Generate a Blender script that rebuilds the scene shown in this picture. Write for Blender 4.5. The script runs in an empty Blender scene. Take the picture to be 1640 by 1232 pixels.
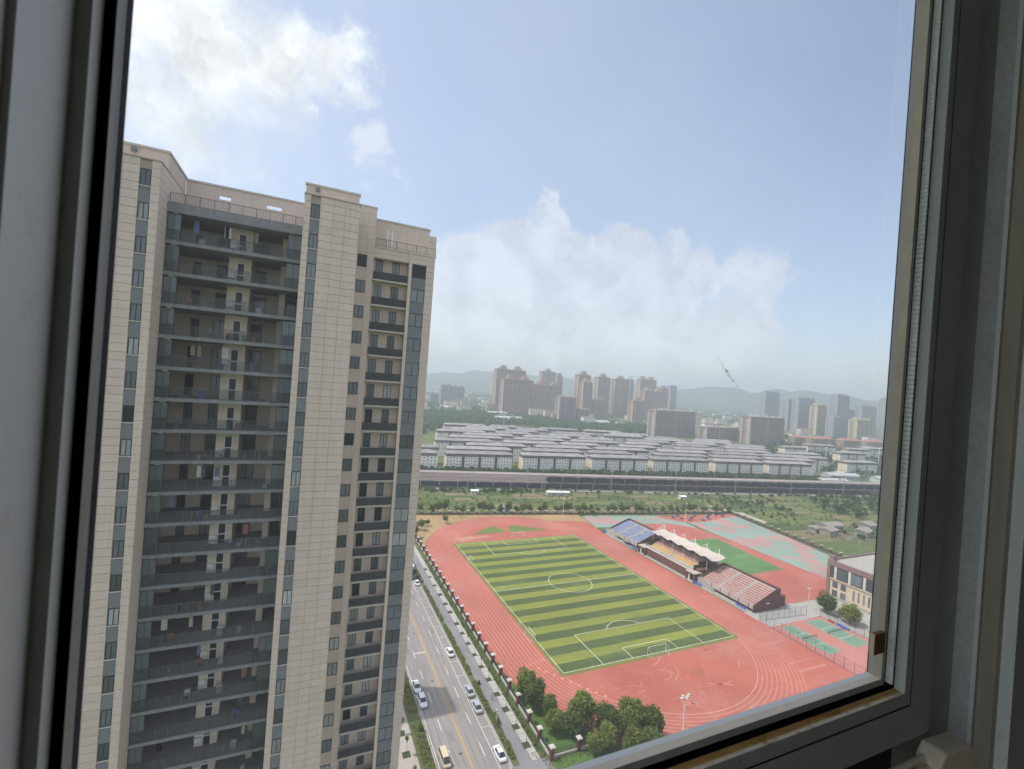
import bpy, math, random
import numpy as np
from mathutils import Vector, Matrix
random.seed(7); RNG = np.random.default_rng(7)
R_ = math.radians
SC = bpy.context.scene
COL = SC.collection
# ------------------------------------------------------------------ camera, sky, sun, exposure
CAM = Vector((-105.7394, -163.3376, 81.568))
cd = bpy.data.cameras.new('camera'); cam = bpy.data.objects.new('camera', cd); COL.objects.link(cam)
cd.sensor_fit = 'HORIZONTAL'; cd.sensor_width = 36.0; cd.lens = 36.0 * 727.77 / 1640
cd.clip_start = 0.02; cd.clip_end = 30000
rt = Vector((0.912103, -0.40342, 0.072935)); up = Vector((-0.066864, 0.029135, 0.997337)); fw = Vector((0.404471, 0.914551, 0.0004))
cam.matrix_world = Matrix(((rt.x, up.x, -fw.x, CAM.x), (rt.y, up.y, -fw.y, CAM.y), (rt.z, up.z, -fw.z, CAM.z), (0, 0, 0, 1)))
cd.dof.use_dof = True; cd.dof.focus_distance = 70; cd.dof.aperture_fstop = 14
SC.camera = cam
SUN_EL, SUN_AZ = R_(60), math.atan2(-0.94, 0.34)       # azimuth from +Y towards +X
SUN_DIR = Vector((math.sin(SUN_AZ) * math.cos(SUN_EL), math.cos(SUN_AZ) * math.cos(SUN_EL), math.sin(SUN_EL)))
sl = bpy.data.lights.new('sun', 'SUN'); sl.energy = 2.25; sl.angle = R_(0.6); sl.color = (1, 0.95, 0.87)
so = bpy.data.objects.new('sun', sl); COL.objects.link(so); so.rotation_euler = SUN_DIR.to_track_quat('Z', 'Y').to_euler(); so.location = (0, 0, 400)
SC.view_settings.view_transform = 'Standard'; SC.view_settings.look = 'None'; SC.view_settings.gamma = 1
SC.view_settings.use_curve_mapping = False
SC.view_settings.exposure = 0.68
SKY_STRENGTH = 0.13
CLOUD_LUM = 5.1
cy = SC.cycles
cy.use_denoising = True
cy.max_bounces = 8; cy.diffuse_bounces = 4; cy.glossy_bounces = 3; cy.transmission_bounces = 4; cy.transparent_max_bounces = 16; cy.volume_bounces = 1
cy.sample_clamp_indirect = 6; cy.caustics_reflective = False; cy.caustics_refractive = False
cy.use_adaptive_sampling = True; cy.adaptive_threshold = 0.02

W = bpy.data.worlds.new('World'); SC.world = W; W.use_nodes = True
def N(nt, t, **kw):
    n = nt.nodes.new(t)
    for k, v in kw.items():
        if k.startswith('i_'):
            n.inputs[int(k[2:]) if k[2:].isdigit() else k[2:].replace('_', ' ')].default_value = v
        else: setattr(n, k, v)
    return n
def pix_dir(x, y):
    d = fw * 727.77 + rt * (x - 820) + up * (616 - y)
    return d.normalized()
def build_world():
    nt = W.node_tree; L = nt.links.new
    bg = nt.nodes['Background']; bg.inputs['Strength'].default_value = SKY_STRENGTH
    sky = N(nt, 'ShaderNodeTexSky', sky_type='NISHITA', sun_disc=False, sun_elevation=SUN_EL, sun_rotation=SUN_AZ, altitude=50, air_density=1.0, dust_density=2.2, ozone_density=1.4)
    tc = N(nt, 'ShaderNodeTexCoord')
    nw = N(nt, 'ShaderNodeTexNoise', i_Scale=9.0, i_Detail=10.0, i_Roughness=0.62); L(tc.outputs['Generated'], nw.inputs['Vector'])
    w0 = N(nt, 'ShaderNodeVectorMath', operation='SUBTRACT'); L(nw.outputs['Color'], w0.inputs[0]); w0.inputs[1].default_value = (.5, .5, .5)
    w1 = N(nt, 'ShaderNodeVectorMath', operation='MULTIPLY_ADD'); L(w0.outputs[0], w1.inputs[0]); w1.inputs[1].default_value = (.22, .22, .20); L(tc.outputs['Generated'], w1.inputs[2])
    nz = N(nt, 'ShaderNodeTexNoise', i_Scale=11.0, i_Detail=8.0, i_Roughness=0.6); L(tc.outputs['Generated'], nz.inputs['Vector'])
    nz2 = N(nt, 'ShaderNodeTexNoise', i_Scale=1.7, i_Detail=3.0); L(tc.outputs['Generated'], nz2.inputs['Vector'])
    def group(blobs, lo, hi, amp, alpha):
        acc = None
        for (x, y, r, w) in blobs:
            c = pix_dir(x, y)
            ds = N(nt, 'ShaderNodeVectorMath', operation='DISTANCE'); L(w1.outputs[0], ds.inputs[0]); ds.inputs[1].default_value = c
            m = N(nt, 'ShaderNodeMath', operation='MULTIPLY_ADD'); L(ds.outputs['Value'], m.inputs[0]); m.inputs[1].default_value = -w / r; m.inputs[2].default_value = w
            if acc is None: acc = m.outputs[0]
            else:
                mx = N(nt, 'ShaderNodeMath', operation='SMOOTH_MAX'); mx.inputs[2].default_value = 0.15
                L(acc, mx.inputs[0]); L(m.outputs[0], mx.inputs[1]); acc = mx.outputs[0]
        d1 = N(nt, 'ShaderNodeMath', operation='MULTIPLY_ADD'); L(nz.outputs['Fac'], d1.inputs[0]); d1.inputs[1].default_value = amp; d1.inputs[2].default_value = -amp / 2
        d2 = N(nt, 'ShaderNodeMath', operation='ADD'); L(acc, d2.inputs[0]); L(d1.outputs[0], d2.inputs[1])
        sm = N(nt, 'ShaderNodeMapRange', interpolation_type='SMOOTHSTEP'); L(d2.outputs[0], sm.inputs[0]); sm.inputs[1].default_value = lo; sm.inputs[2].default_value = hi
        sm.inputs[3].default_value = 0.0; sm.inputs[4].default_value = alpha
        return sm.outputs[0]
    big = group([(215, 40, .22, 1.0), (330, 70, .18, 1.1), (440, 100, .12, 1.1), (535, 105, .07, 1.0), (250, 150, .2, .6), (-260, 240, .35, .8), (-900, 100, .5, .9)], .02, .8, 1.35, .90)
    thin = group([(140, 330, .26, .5), (545, 8, .045, .5), (330, 160, .25, .55), (2300, 350, .3, .6)], .0, .9, .9, .55)
    cum = group([(885, 345, .035, .62), (850, 372, .06, .95), (805, 400, .08, 1.0), (745, 450, .10, .95), (900, 430, .11, 1.0), (985, 415, .085, 1.0),
                 (1095, 445, .085, .95), (1195, 440, .075, .65), (1010, 530, .15, .9), (830, 535, .16, .9), (1150, 540, .12, .5), (690, 510, .10, .7)], .02, .28, .8, .52)
    puff = group([(580, 234, .055, .85), (612, 262, .036, .6), (640, 294, .024, .45)], .03, .5, .75, .5)
    veil = N(nt, 'ShaderNodeMapRange'); L(nz2.outputs['Fac'], veil.inputs[0]); veil.inputs[1].default_value = .3; veil.inputs[2].default_value = .75; veil.inputs[3].default_value = 0.14; veil.inputs[4].default_value = 0.30
    # unseen broken cumulus added outside the view to brighten the shaded facades
    nb = N(nt, 'ShaderNodeTexNoise', i_Scale=3.2, i_Detail=7.0, i_Roughness=0.55); L(tc.outputs['Generated'], nb.inputs['Vector'])
    bk = N(nt, 'ShaderNodeVectorMath', operation='DOT_PRODUCT'); L(tc.outputs['Generated'], bk.inputs[0]); bk.inputs[1].default_value = fw
    mk = N(nt, 'ShaderNodeMapRange', interpolation_type='SMOOTHSTEP'); L(bk.outputs['Value'], mk.inputs[0]); mk.inputs[1].default_value = .45; mk.inputs[2].default_value = .1
    c0 = N(nt, 'ShaderNodeMapRange', interpolation_type='SMOOTHSTEP'); L(nb.outputs['Fac'], c0.inputs[0]); c0.inputs[1].default_value = .43; c0.inputs[2].default_value = .60
    rest = N(nt, 'ShaderNodeMath', operation='MULTIPLY'); L(c0.outputs[0], rest.inputs[0]); L(mk.outputs[0], rest.inputs[1])
    cur = sky.outputs[0]
    nsh = N(nt, 'ShaderNodeTexNoise', i_Scale=13.0, i_Detail=6.0, i_Roughness=0.55); L(w1.outputs[0], nsh.inputs['Vector'])
    shd = N(nt, 'ShaderNodeMapRange'); L(nsh.outputs['Fac'], shd.inputs[0]); shd.inputs[1].default_value = .35; shd.inputs[2].default_value = .65; shd.inputs[3].default_value = .78; shd.inputs[4].default_value = 1.12
    for fac, col in ((veil.outputs[0], (5.0, 5.3, 5.7, 1)), (rest.outputs[0], (CLOUD_LUM * 1.0, CLOUD_LUM * 1.01, CLOUD_LUM * 1.02, 1)), (thin, (CLOUD_LUM * .93, CLOUD_LUM * .97, CLOUD_LUM * 1.02, 1)), (puff, (CLOUD_LUM * .97, CLOUD_LUM * .99, CLOUD_LUM * 1.02, 1)), (cum, (CLOUD_LUM * .90, CLOUD_LUM * .92, CLOUD_LUM * .95, 1)), (big, (CLOUD_LUM * 1.02, CLOUD_LUM * 1.045, CLOUD_LUM * 1.06, 1))):
        mv = N(nt, 'ShaderNodeMix', data_type='RGBA'); L(fac, mv.inputs[0]); L(cur, mv.inputs[6]); mv.inputs[7].default_value = col; prev = cur; cur = mv.outputs[2]
        if fac is cum or fac is big:
            cv = N(nt, 'ShaderNodeVectorMath', operation='SCALE'); cv.inputs[0].default_value = col[:3]; L(shd.outputs[0], cv.inputs[3]); L(cv.outputs[0], mv.inputs[7])
    L(cur, bg.inputs['Color'])
build_world()
W.cycles.sampling_method = 'MANUAL'; W.cycles.sample_map_resolution = 512

# ------------------------------------------------------------------ materials
MATS = {}
def mat(name, col, rough=0.8, var=0.14, scale=2.0, big=0.10, bump=0.0, spec=0.3, metal=0.0, rnd=0.0, col2=None, c2lo=.5, c2hi=.6, c2scale=1.0, stretch=None, world=False, trans=0.0):
    if name in MATS: return MATS[name]
    m = bpy.data.materials.new(name); m.use_nodes = True; nt = m.node_tree; L = nt.links.new
    b = nt.nodes['Principled BSDF']
    b.inputs['Roughness'].default_value = rough; b.inputs['Metallic'].default_value = metal; b.inputs['Specular IOR Level'].default_value = spec
    tc = N(nt, 'ShaderNodeTexCoord'); src = tc.outputs['Object']
    if world: src = N(nt, 'ShaderNodeNewGeometry').outputs['Position']
    if stretch:
        mp = N(nt, 'ShaderNodeMapping'); mp.inputs['Scale'].default_value = stretch; L(src, mp.inputs[0]); src = mp.outputs[0]
    n1 = N(nt, 'ShaderNodeTexNoise', i_Scale=scale, i_Detail=6.0, i_Roughness=0.62); L(src, n1.inputs['Vector'])
    n2 = N(nt, 'ShaderNodeTexNoise', i_Scale=scale * 0.07, i_Detail=4.0); L(src, n2.inputs['Vector'])
    a = N(nt, 'ShaderNodeMapRange'); L(n1.outputs['Fac'], a.inputs[0]); a.inputs[1].default_value = .25; a.inputs[2].default_value = .75; a.inputs[3].default_value = 1 - var; a.inputs[4].default_value = 1 + var
    c = N(nt, 'ShaderNodeMapRange'); L(n2.outputs['Fac'], c.inputs[0]); c.inputs[1].default_value = .3; c.inputs[2].default_value = .7; c.inputs[3].default_value = 1 - big; c.inputs[4].default_value = 1 + big
    mu = N(nt, 'ShaderNodeMath', operation='MULTIPLY'); L(a.outputs[0], mu.inputs[0]); L(c.outputs[0], mu.inputs[1]); fac = mu.outputs[0]
    if rnd:
        oi = N(nt, 'ShaderNodeObjectInfo'); r = N(nt, 'ShaderNodeMapRange'); L(oi.outputs['Random'], r.inputs[0]); r.inputs[3].default_value = 1 - rnd; r.inputs[4].default_value = 1 + rnd
        m2 = N(nt, 'ShaderNodeMath', operation='MULTIPLY'); L(fac, m2.inputs[0]); L(r.outputs[0], m2.inputs[1]); fac = m2.outputs[0]
    base = N(nt, 'ShaderNodeRGB'); base.outputs[0].default_value = (*col, 1); cs = base.outputs[0]
    if col2:
        n3 = N(nt, 'ShaderNodeTexNoise', i_Scale=c2scale, i_Detail=5.0, i_Roughness=.6); L(src, n3.inputs['Vector'])
        r3 = N(nt, 'ShaderNodeMapRange', interpolation_type='SMOOTHSTEP'); L(n3.outputs['Fac'], r3.inputs[0]); r3.inputs[1].default_value = c2lo; r3.inputs[2].default_value = c2hi
        mm = N(nt, 'ShaderNodeMix', data_type='RGBA'); L(r3.outputs[0], mm.inputs[0]); L(cs, mm.inputs[6]); mm.inputs[7].default_value = (*col2, 1); cs = mm.outputs[2]
    vs = N(nt, 'ShaderNodeVectorMath', operation='SCALE'); L(cs, vs.inputs[0]); L(fac, vs.inputs[3])
    L(vs.outputs[0], b.inputs['Base Color'])
    if bump:
        bp = N(nt, 'ShaderNodeBump'); bp.inputs['Strength'].default_value = bump; bp.inputs['Distance'].default_value = 0.05; L(n1.outputs['Fac'], bp.inputs['Height']); L(bp.outputs[0], b.inputs['Normal'])
    if trans:   # leaves let some light through
        tr = N(nt, 'ShaderNodeBsdfTranslucent'); L(vs.outputs[0], tr.inputs[0]); ms = N(nt, 'ShaderNodeMixShader'); ms.inputs[0].default_value = trans
        L(b.outputs[0], ms.inputs[1]); L(tr.outputs[0], ms.inputs[2]); L(ms.outputs[0], nt.nodes['Material Output'].inputs[0])
    MATS[name] = m; return m
def glassy(name, col=(.03, .04, .045), rough=.06, rnd=.5, spec=.6):
    return mat(name, col, rough=rough, var=.2, scale=.8, rnd=rnd, spec=spec)
def leafmat(name, col, rnd=.18):
    return mat(name, col, rough=.6, var=.38, scale=.9, big=.15, rnd=rnd, spec=.25, trans=.35)

STONE = mat('facade_stone', (.68, .565, .492), rough=.85, var=.075, scale=3.2, big=.06, bump=.03, rnd=.045, world=True, stretch=(1, 1, .07))
STONE_W = mat('facade_wall', (.655, .545, .475), rough=.85, var=.075, scale=3.0, big=.07, world=True, stretch=(1, 1, .07))
STONE_D = mat('facade_stone_joint', (.40, .335, .29), rough=.9, var=.08)
SPANDREL = mat('spandrel_grey', (.20, .215, .235), rough=.6, var=.06, scale=1.0, rnd=.05)
DKPANEL = mat('dark_louvre', (.085, .09, .098), rough=.5, var=.1)
FRAME_D = mat('dark_window_frame', (.045, .05, .058), rough=.45)
SLABG = mat('balcony_slab_grey', (.235, .24, .255), rough=.8, var=.2, scale=2.2, big=.12, world=True, stretch=(1, 1, .25))
WHITE = mat('white_paint', (.78, .78, .76), rough=.5, var=.05)
WHITE_D = mat('white_worn', (.62, .61, .58), rough=.7, var=.12)
PANE = glassy('window_glass', (.13, .155, .175), .05)
PANE_C = mat('curtained_glass', (.34, .36, .37), rough=.15, var=.3, scale=3.0, rnd=.6, stretch=(4, 1, .3), spec=.6)
PANE_R = mat('open_dark_room', (.02, .022, .025), rough=.3)
RAILM = mat('railing_metal', (.10, .105, .11), rough=.45)
CONC = mat('concrete', (.36, .35, .33), rough=.9, var=.14, scale=.7, big=.14, bump=.1)
CONC_L = mat('pale_concrete', (.38, .365, .33), rough=.9, var=.12, scale=.5, big=.12)
BRICK_R = mat('red_brown_tile', (.17, .055, .05), rough=.8, var=.2, scale=3, rnd=.15)
CAPST = mat('pale_capstone', (.56, .52, .47), rough=.85, var=.1)
STEEL = mat('galvanised_steel', (.42, .43, .44), rough=.45, metal=.3, var=.08)
BLACK = mat('black_rubber', (.012, .012, .012), rough=.8)
TIMBER = mat('bark', (.11, .085, .06), rough=.9, var=.25, scale=6)

def balustrade_glass():
    m = bpy.data.materials.new('balustrade_glass'); m.use_nodes = True; nt = m.node_tree; L = nt.links.new
    b = nt.nodes['Principled BSDF']; b.inputs['Base Color'].default_value = (.16, .17, .175, 1); b.inputs['Roughness'].default_value = .1
    t = N(nt, 'ShaderNodeBsdfTransparent'); t.inputs[0].default_value = (.86, .88, .89, 1)
    ms = N(nt, 'ShaderNodeMixShader'); ms.inputs[0].default_value = .12; L(t.outputs[0], ms.inputs[1]); L(b.outputs[0], ms.inputs[2]); L(ms.outputs[0], nt.nodes['Material Output'].inputs[0])
    return m
BGLASS = balustrade_glass()

# ------------------------------------------------------------------ mesh helpers
class MB:
    def __init__(s): s.v = []; s.f = []; s.m = []
    def face(s, pts, m=0):
        k = len(s.v); s.v.extend([tuple(p) for p in pts]); s.f.append(tuple(range(k, k + len(pts)))); s.m.append(m); return s
    def box(s, x0, x1, y0, y1, z0, z1, m=0):
        k = len(s.v)
        s.v += [(x0, y0, z0), (x1, y0, z0), (x1, y1, z0), (x0, y1, z0), (x0, y0, z1), (x1, y0, z1), (x1, y1, z1), (x0, y1, z1)]
        for f in ((0, 3, 2, 1), (4, 5, 6, 7), (0, 1, 5, 4), (1, 2, 6, 5), (2, 3, 7, 6), (3, 0, 4, 7)):
            s.f.append(tuple(k + i for i in f)); s.m.append(m)
        return s
    def rbox(s, cx, cy, L, Wd, z0, z1, a, m=0):
        ca, sa = math.cos(a), math.sin(a); k = len(s.v)
        for z in (z0, z1):
            for dx, dy in ((-L / 2, -Wd / 2), (L / 2, -Wd / 2), (L / 2, Wd / 2), (-L / 2, Wd / 2)):
                s.v.append((cx + dx * ca - dy * sa, cy + dx * sa + dy * ca, z))
        for f in ((0, 3, 2, 1), (4, 5, 6, 7), (0, 1, 5, 4), (1, 2, 6, 5), (2, 3, 7, 6), (3, 0, 4, 7)):
            s.f.append(tuple(k + i for i in f)); s.m.append(m)
        return s
    def tube(s, p0, p1, r0, r1=None, n=8, m=0, cap=True):
        r1 = r0 if r1 is None else r1; p0 = Vector(p0); p1 = Vector(p1); d = (p1 - p0).normalized()
        a = d.orthogonal().normalized(); b = d.cross(a); k = len(s.v)
        for p, r in ((p0, r0), (p1, r1)):
            for i in range(n):
                t = 2 * math.pi * i / n; s.v.append(tuple(p + a * (r * math.cos(t)) + b * (r * math.sin(t))))
        for i in range(n):
            j = (i + 1) % n; s.f.append((k + i, k + j, k + n + j, k + n + i)); s.m.append(m)
        if cap:
            s.f.append(tuple(k + n - 1 - i for i in range(n))); s.m.append(m); s.f.append(tuple(k + n + i for i in range(n))); s.m.append(m)
        return s
    def prism(s, poly, z0, z1, m=0):
        n = len(poly); k = len(s.v)
        s.v += [(x, y, z0) for x, y in poly] + [(x, y, z1) for x, y in poly]
        s.f.append(tuple(k + n - 1 - i for i in range(n))); s.m.append(m); s.f.append(tuple(k + n + i for i in range(n))); s.m.append(m)
        for i in range(n):
            j = (i + 1) % n; s.f.append((k + i, k + j, k + n + j, k + n + i)); s.m.append(m)
        return s
    def strip(s, pts, w, z, m=0, closed=False):
        P = [Vector((p[0], p[1])) for p in pts]; n = len(P); o = []
        for i in range(n):
            a = P[i - 1] if (i or closed) else P[i]; b = P[(i + 1) % n] if (i < n - 1 or closed) else P[i]
            d = (b - a).normalized(); nn = Vector((-d.y, d.x)) * (w / 2); o.append((P[i] + nn, P[i] - nn))
        for i in range(n if closed else n - 1):
            a, b = o[i], o[(i + 1) % n]
            s.face([(a[1].x, a[1].y, z), (b[1].x, b[1].y, z), (b[0].x, b[0].y, z), (a[0].x, a[0].y, z)], m)
        return s
    def mesh(s, name, mats):
        me = bpy.data.meshes.new(name); me.from_pydata(s.v, [], s.f)
        for q in (mats if isinstance(mats, (list, tuple)) else [mats]): me.materials.append(q)
        if any(s.m): me.polygons.foreach_set('material_index', s.m)
        me.update(); return me
def npmesh(name, V, F, mats, midx=None):
    me = bpy.data.meshes.new(name); n = len(F); k = F.shape[1]
    me.vertices.add(len(V)); me.vertices.foreach_set('co', np.asarray(V, np.float32).ravel())
    me.loops.add(n * k); me.loops.foreach_set('vertex_index', F.astype(np.int32).ravel())
    me.polygons.add(n); me.polygons.foreach_set('loop_start', np.arange(0, n * k, k, dtype=np.int32)); me.polygons.foreach_set('loop_total', np.full(n, k, np.int32))
    for q in (mats if isinstance(mats, (list, tuple)) else [mats]): me.materials.append(q)
    if midx is not None: me.polygons.foreach_set('material_index', np.asarray(midx, np.int32))
    me.update(calc_edges=True); me.validate(); return me
def obj(name, data, mats=None, parent=None, loc=(0, 0, 0), rz=0.0):
    me = data.mesh(name, mats) if isinstance(data, MB) else data
    o = bpy.data.objects.new(name, me); COL.objects.link(o); o.location = loc; o.rotation_euler = (0, 0, rz)
    if parent: o.parent = parent
    return o
def tag(o, label=None, cat=None, group=None, kind=None):
    for k, v in (('label', label), ('category', cat), ('group', group), ('kind', kind)):
        if v: o[k] = v
    return o
def thing(name, label, cat, loc=(0, 0, 0), rz=0.0, group=None):
    o = bpy.data.objects.new(name, None); COL.objects.link(o); o.location = loc; o.rotation_euler = (0, 0, rz); o.empty_display_size = .2
    return tag(o, label, cat, group)
def structure(name, data, mats): return tag(obj(name, data, mats), kind='structure')
def stuff(name, data, mats, parent=None, loc=(0, 0, 0)): return tag(obj(name, data, mats, parent, loc), kind='stuff')
def copy_tree(o, parent=None):
    c = o.copy(); COL.objects.link(c)
    if parent: c.parent = parent; c.matrix_parent_inverse = o.matrix_parent_inverse
    for ch in CH.get(o.name, o.children): copy_tree(ch, c)
    return c
def ORD(i):
    n = i + 1; suf = 'th' if 10 <= n % 100 <= 20 else {1: 'st', 2: 'nd', 3: 'rd'}.get(n % 10, 'th')
    return ('first second third fourth fifth sixth seventh eighth ninth tenth eleventh twelfth'.split()[i] if i < 12 else str(n) + suf)
CH = {}
def wpart(T, name, mb, mats):      # a part given in world coordinates under an unrotated thing
    return obj(name, mb, mats, T, -Vector(T.location))
def sheet(name, polys, z, m, kind=True):
    b = MB()
    for p in polys: b.face([(x, y, z) for x, y in p])
    o = obj(name, b, m)
    if kind: o['kind'] = 'structure'
    return o
def rect(x0, x1, y0, y1): return [(x0, y0), (x1, y0), (x1, y1), (x0, y1)]

# ------------------------------------------------------------------ the land
GROUND = mat('rough_grassland', (.105, .135, .045), rough=.95, var=.3, scale=.35, big=.25, col2=(.17, .15, .085), c2scale=.035, c2lo=.5, c2hi=.66)
structure('ground', MB().face([(-8000, -8000, 0), (8000, -8000, 0), (8000, 8000, 0), (-8000, 8000, 0)]), GROUND)
def hills():
    prof = [(-60, 130), (-20, 150), (0, 110), (13.7, 118), (19, 190), (26, 183), (30.4, 188), (34.7, 192), (40, 150), (44.2, 135), (47.9, 207), (50.2, 153), (55.3, 200), (58.9, 172), (63.4, 167), (75, 190), (95, 140), (120, 150)]
    A = np.array([p[0] for p in prof]); Hh = np.array([p[1] for p in prof])
    az = np.linspace(-60, 120, 361); rad = np.linspace(3000, 5400, 25)
    rg = np.random.default_rng(3); nz = rg.normal(size=(len(rad), len(az)))
    for _ in range(3): nz = (nz + np.roll(nz, 1, 1) + np.roll(nz, -1, 1) + np.roll(nz, 1, 0)) / 2.2
    prof_h = np.interp(az, A, Hh)
    prof_h = np.convolve(np.pad(prof_h, 3, mode='edge'), [1, 2, 3, 4, 3, 2, 1], 'same')[3:-3] / 16
    V = []
    for i, r in enumerate(rad):
        f = math.exp(-((r - 4050) / 520) ** 2)
        for j, a in enumerate(az):
            h = prof_h[j] * f + nz[i, j] * 6 * f + (60 * math.exp(-((r - 4900) / 300) ** 2)) - 2
            V.append((CAM.x + r * math.sin(R_(a)), CAM.y + r * math.cos(R_(a)), max(h, -.5)))
    nA = len(az); F = [(i * nA + j, i * nA + j + 1, (i + 1) * nA + j + 1, (i + 1) * nA + j) for i in range(len(rad) - 1) for j in range(nA - 1)]
    me = npmesh('hills', np.array(V), np.array(F), mat('wooded_hill', (.055, .085, .04), rough=.95, var=.35, scale=.02, big=.3))
    tag(obj('hills', me), kind='structure')
hills()

# ---- road (v axis = x, along = y)
ASPH = mat('worn_asphalt', (.275, .25, .235), rough=.9, var=.10, scale=.9, big=.10, bump=.05, col2=(.235, .215, .205), c2scale=.06, c2lo=.52, c2hi=.6, stretch=(1, .25, 1))
PAVE = mat('grey_asphalt_path', (.23, .22, .225), rough=.9, var=.12, scale=1.5, big=.14, bump=.05)
PAVE_T = mat('pale_paving', (.42, .40, .37), rough=.9, var=.12, scale=2.0, big=.1)
KERB = mat('kerb_stone', (.42, .41, .39), rough=.85, var=.1)
PAINT = mat('road_paint', (.62, .61, .58), rough=.7, var=.15, scale=3)
PAINT_Y = mat('yellow_road_paint', (.52, .34, .07), rough=.7, var=.15, scale=3)
sheet('road', [rect(-76, -60.9, -180, 330)], .02, ASPH)
b = MB()
for y in np.arange(-160, 300, 9.75):
    for x in (-72.5, -65.35): b.box(x - .09, x + .09, y, y + 4, .024, .03)
b.box(-63.55, -63.4, -110, 300, .024, .03); b.box(-76 + .35, -76 + .47, -110, 300, .024, .03)
b.box(-61.25, -61.15, -110, 300, .024, .03)
for y in np.arange(-104, 60, 6.6): b.box(-63.4, -61.25, y, y + .12, .024, .03)
b.box(-72.5, -69.2, -31.2, -30.8, .024, .03); b.rbox(-71.0, -76.6, 2.6, .35, .024, .03, .55)
structure('road_marking', b, PAINT)
rgr = random.Random(2); b = MB()
for x, y, w, l in ((-67.2, -58, 1.6, 5), (-74.2, -31, 1.2, 9), (-64.6, -22, 1.5, 4), (-70.8, -66, 1.3, 3.4), (-66.4, 2, 2.0, 6)): b.box(x - w / 2, x + w / 2, y, y + l, .0205, .0225)
for x in (-74.4, -70.9, -66.9, -64.3):
    for dx in (-.75, .75): b.strip([(x + dx + .12 * math.sin(y * .11 + x), y) for y in np.arange(-120, 120, 6)], .28, .0222)
structure('road_wear', b, mat('dark_asphalt_patch', (.225, .207, .196), rough=.9, var=.14, scale=1.5, big=.2))
b = MB()
for y in (-70, -44.5, -20.5, 6): b.tube((-70.3, y, .021), (-70.3, y, .027), .38, n=14)
for y in np.arange(-72, 40, 18): b.box(-61.15, -60.95, y, y + .7, .0235, .029)
structure('manhole_cover', b, mat('cast_iron', (.09, .085, .08), rough=.7))
b = MB()
for x in (-69.1, -68.8): b.box(x - .07, x + .07, -180, 330, .024, .03)
structure('yellow_centre_line', b, PAINT_Y)
structure('kerb', MB().box(-60.9, -60.7, -77.2, 330, .02, .15).box(-76.2, -76.0, -180, 330, .02, .15), KERB)
sheet('hedge_soil', [rect(-60.7, -59.1, -77, 330), rect(-79.4, -76.2, -180, -33)], .06, mat('soil', (.11, .125, .055), rough=.95, var=.25, scale=3))
sheet('footpath', [rect(-59.1, -56.1, -77, 330)], .10, PAVE)
sheet('side_lane', [rect(-60.7, -52.4, -110, -77)], .085, PAVE)
sheet('left_pavement', [rect(-88, -79.4, -180, -30), rect(-88, -76.2, -30, 330)], .08, mat('warm_paving', (.40, .365, .32), rough=.9, var=.12, scale=1.2, big=.12))
T = None
# pale slab strip with real paving slabs (nearest ones singly)
slabs = MB().box(-.94, .94, -.96, .96, 0, .03).mesh('paving_slab', PAVE_T)
base = sheet('slab_bed', [rect(-56.1, -54.1, -77, 110)], .09, mat('slab_joint', (.24, .23, .21), rough=.95))
for y in np.arange(-76, 60, 2.0):
    obj('paving_slab', slabs, None, base, (-55.1, y + .0, .105 + random.uniform(0, .006)))
VERGE = mat('verge_grass', (.085, .12, .035), rough=.95, var=.35, scale=1.5, big=.2, col2=(.15, .125, .07), c2scale=.25, c2lo=.56, c2hi=.68)
sheet('grass_verge', [rect(-54.1, -52.3, -83, 110), rect(-51.8, -20, -110, -83)], .07, VERGE)

# ---- track and pitches
TRACK = mat('red_track_rubber', (.415, .125, .092), rough=.9, var=.10, scale=.5, big=.14, bump=.05, col2=(.43, .165, .13), c2scale=.045, c2lo=.46, c2hi=.68)
LINE = mat('faded_white_line', (.60, .36, .30), rough=.8, var=.15, scale=1)
TURF_L = mat('light_turf', (.215, .235, .046), rough=.9, var=.15, scale=1.2, big=.1, col2=(.17, .215, .052), c2scale=.12, c2lo=.45, c2hi=.7, stretch=(.35, 1, 1))
TURF_D = mat('dark_turf', (.078, .108, .036), rough=.9, var=.16, scale=1.2, big=.12, col2=(.115, .145, .05), c2scale=.12, c2lo=.5, c2hi=.7, stretch=(.35, 1, 1))
PLINE = mat('pitch_line', (.74, .76, .60), rough=.8, var=.06)
def stadium(r, n=48, yc=42.2):
    p = [(r * math.cos(t), yc + r * math.sin(t)) for t in np.linspace(0, math.pi, n)]
    return p + [(r * math.cos(t), -yc + r * math.sin(t)) for t in np.linspace(math.pi, 2 * math.pi, n)]
trk = sheet('running_track', [stadium(50.6)], .07, TRACK)
sheet('track_apron', [[(0, -110), (53.4, -110), (53.4, 46), (55.5, 62), (56, 74), (38, 79), (20, 70), (20, -60)]], .06, TRACK)
b = MB()
for k in range(11):
    b.strip(stadium(36.5 + 1.25 * k, 64), .11 if k else .16, .078, closed=True)
for (x0, x1, y) in ((37, 49.6, -59.9), (37.5, 49.6, -70.1)): b.box(x0, x1, y - .06, y + .06, .08, .083)
for k in range(10): b.box(37.6 + k * 1.25, 38.1 + k * 1.25, -74.3, -73.5, .08, .083)
for k in range(10): b.box(37.9 + k * 1.25, 38.0 + k * 1.25, -73.5, -73.0, .08, .083)
def arc_line(cx, cy_, r, a0, a1, w, z, n=24):
    b.strip([(cx + r * math.cos(t), cy_ + r * math.sin(t)) for t in np.linspace(a0, a1, n)], w, z)
arc_line(-36.2, -59.5, 14.5, R_(88), R_(150), .12, .082)
arc_line(-34, -73.5, 10.5, R_(80), R_(128), .14, .082)
for i in range(9): b.box(-40.4 + i * 1.5, -39.5 + i * 1.5, -48.5 - i * 2.0, -48.2 - i * 2.0, .08, .083); 
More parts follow.
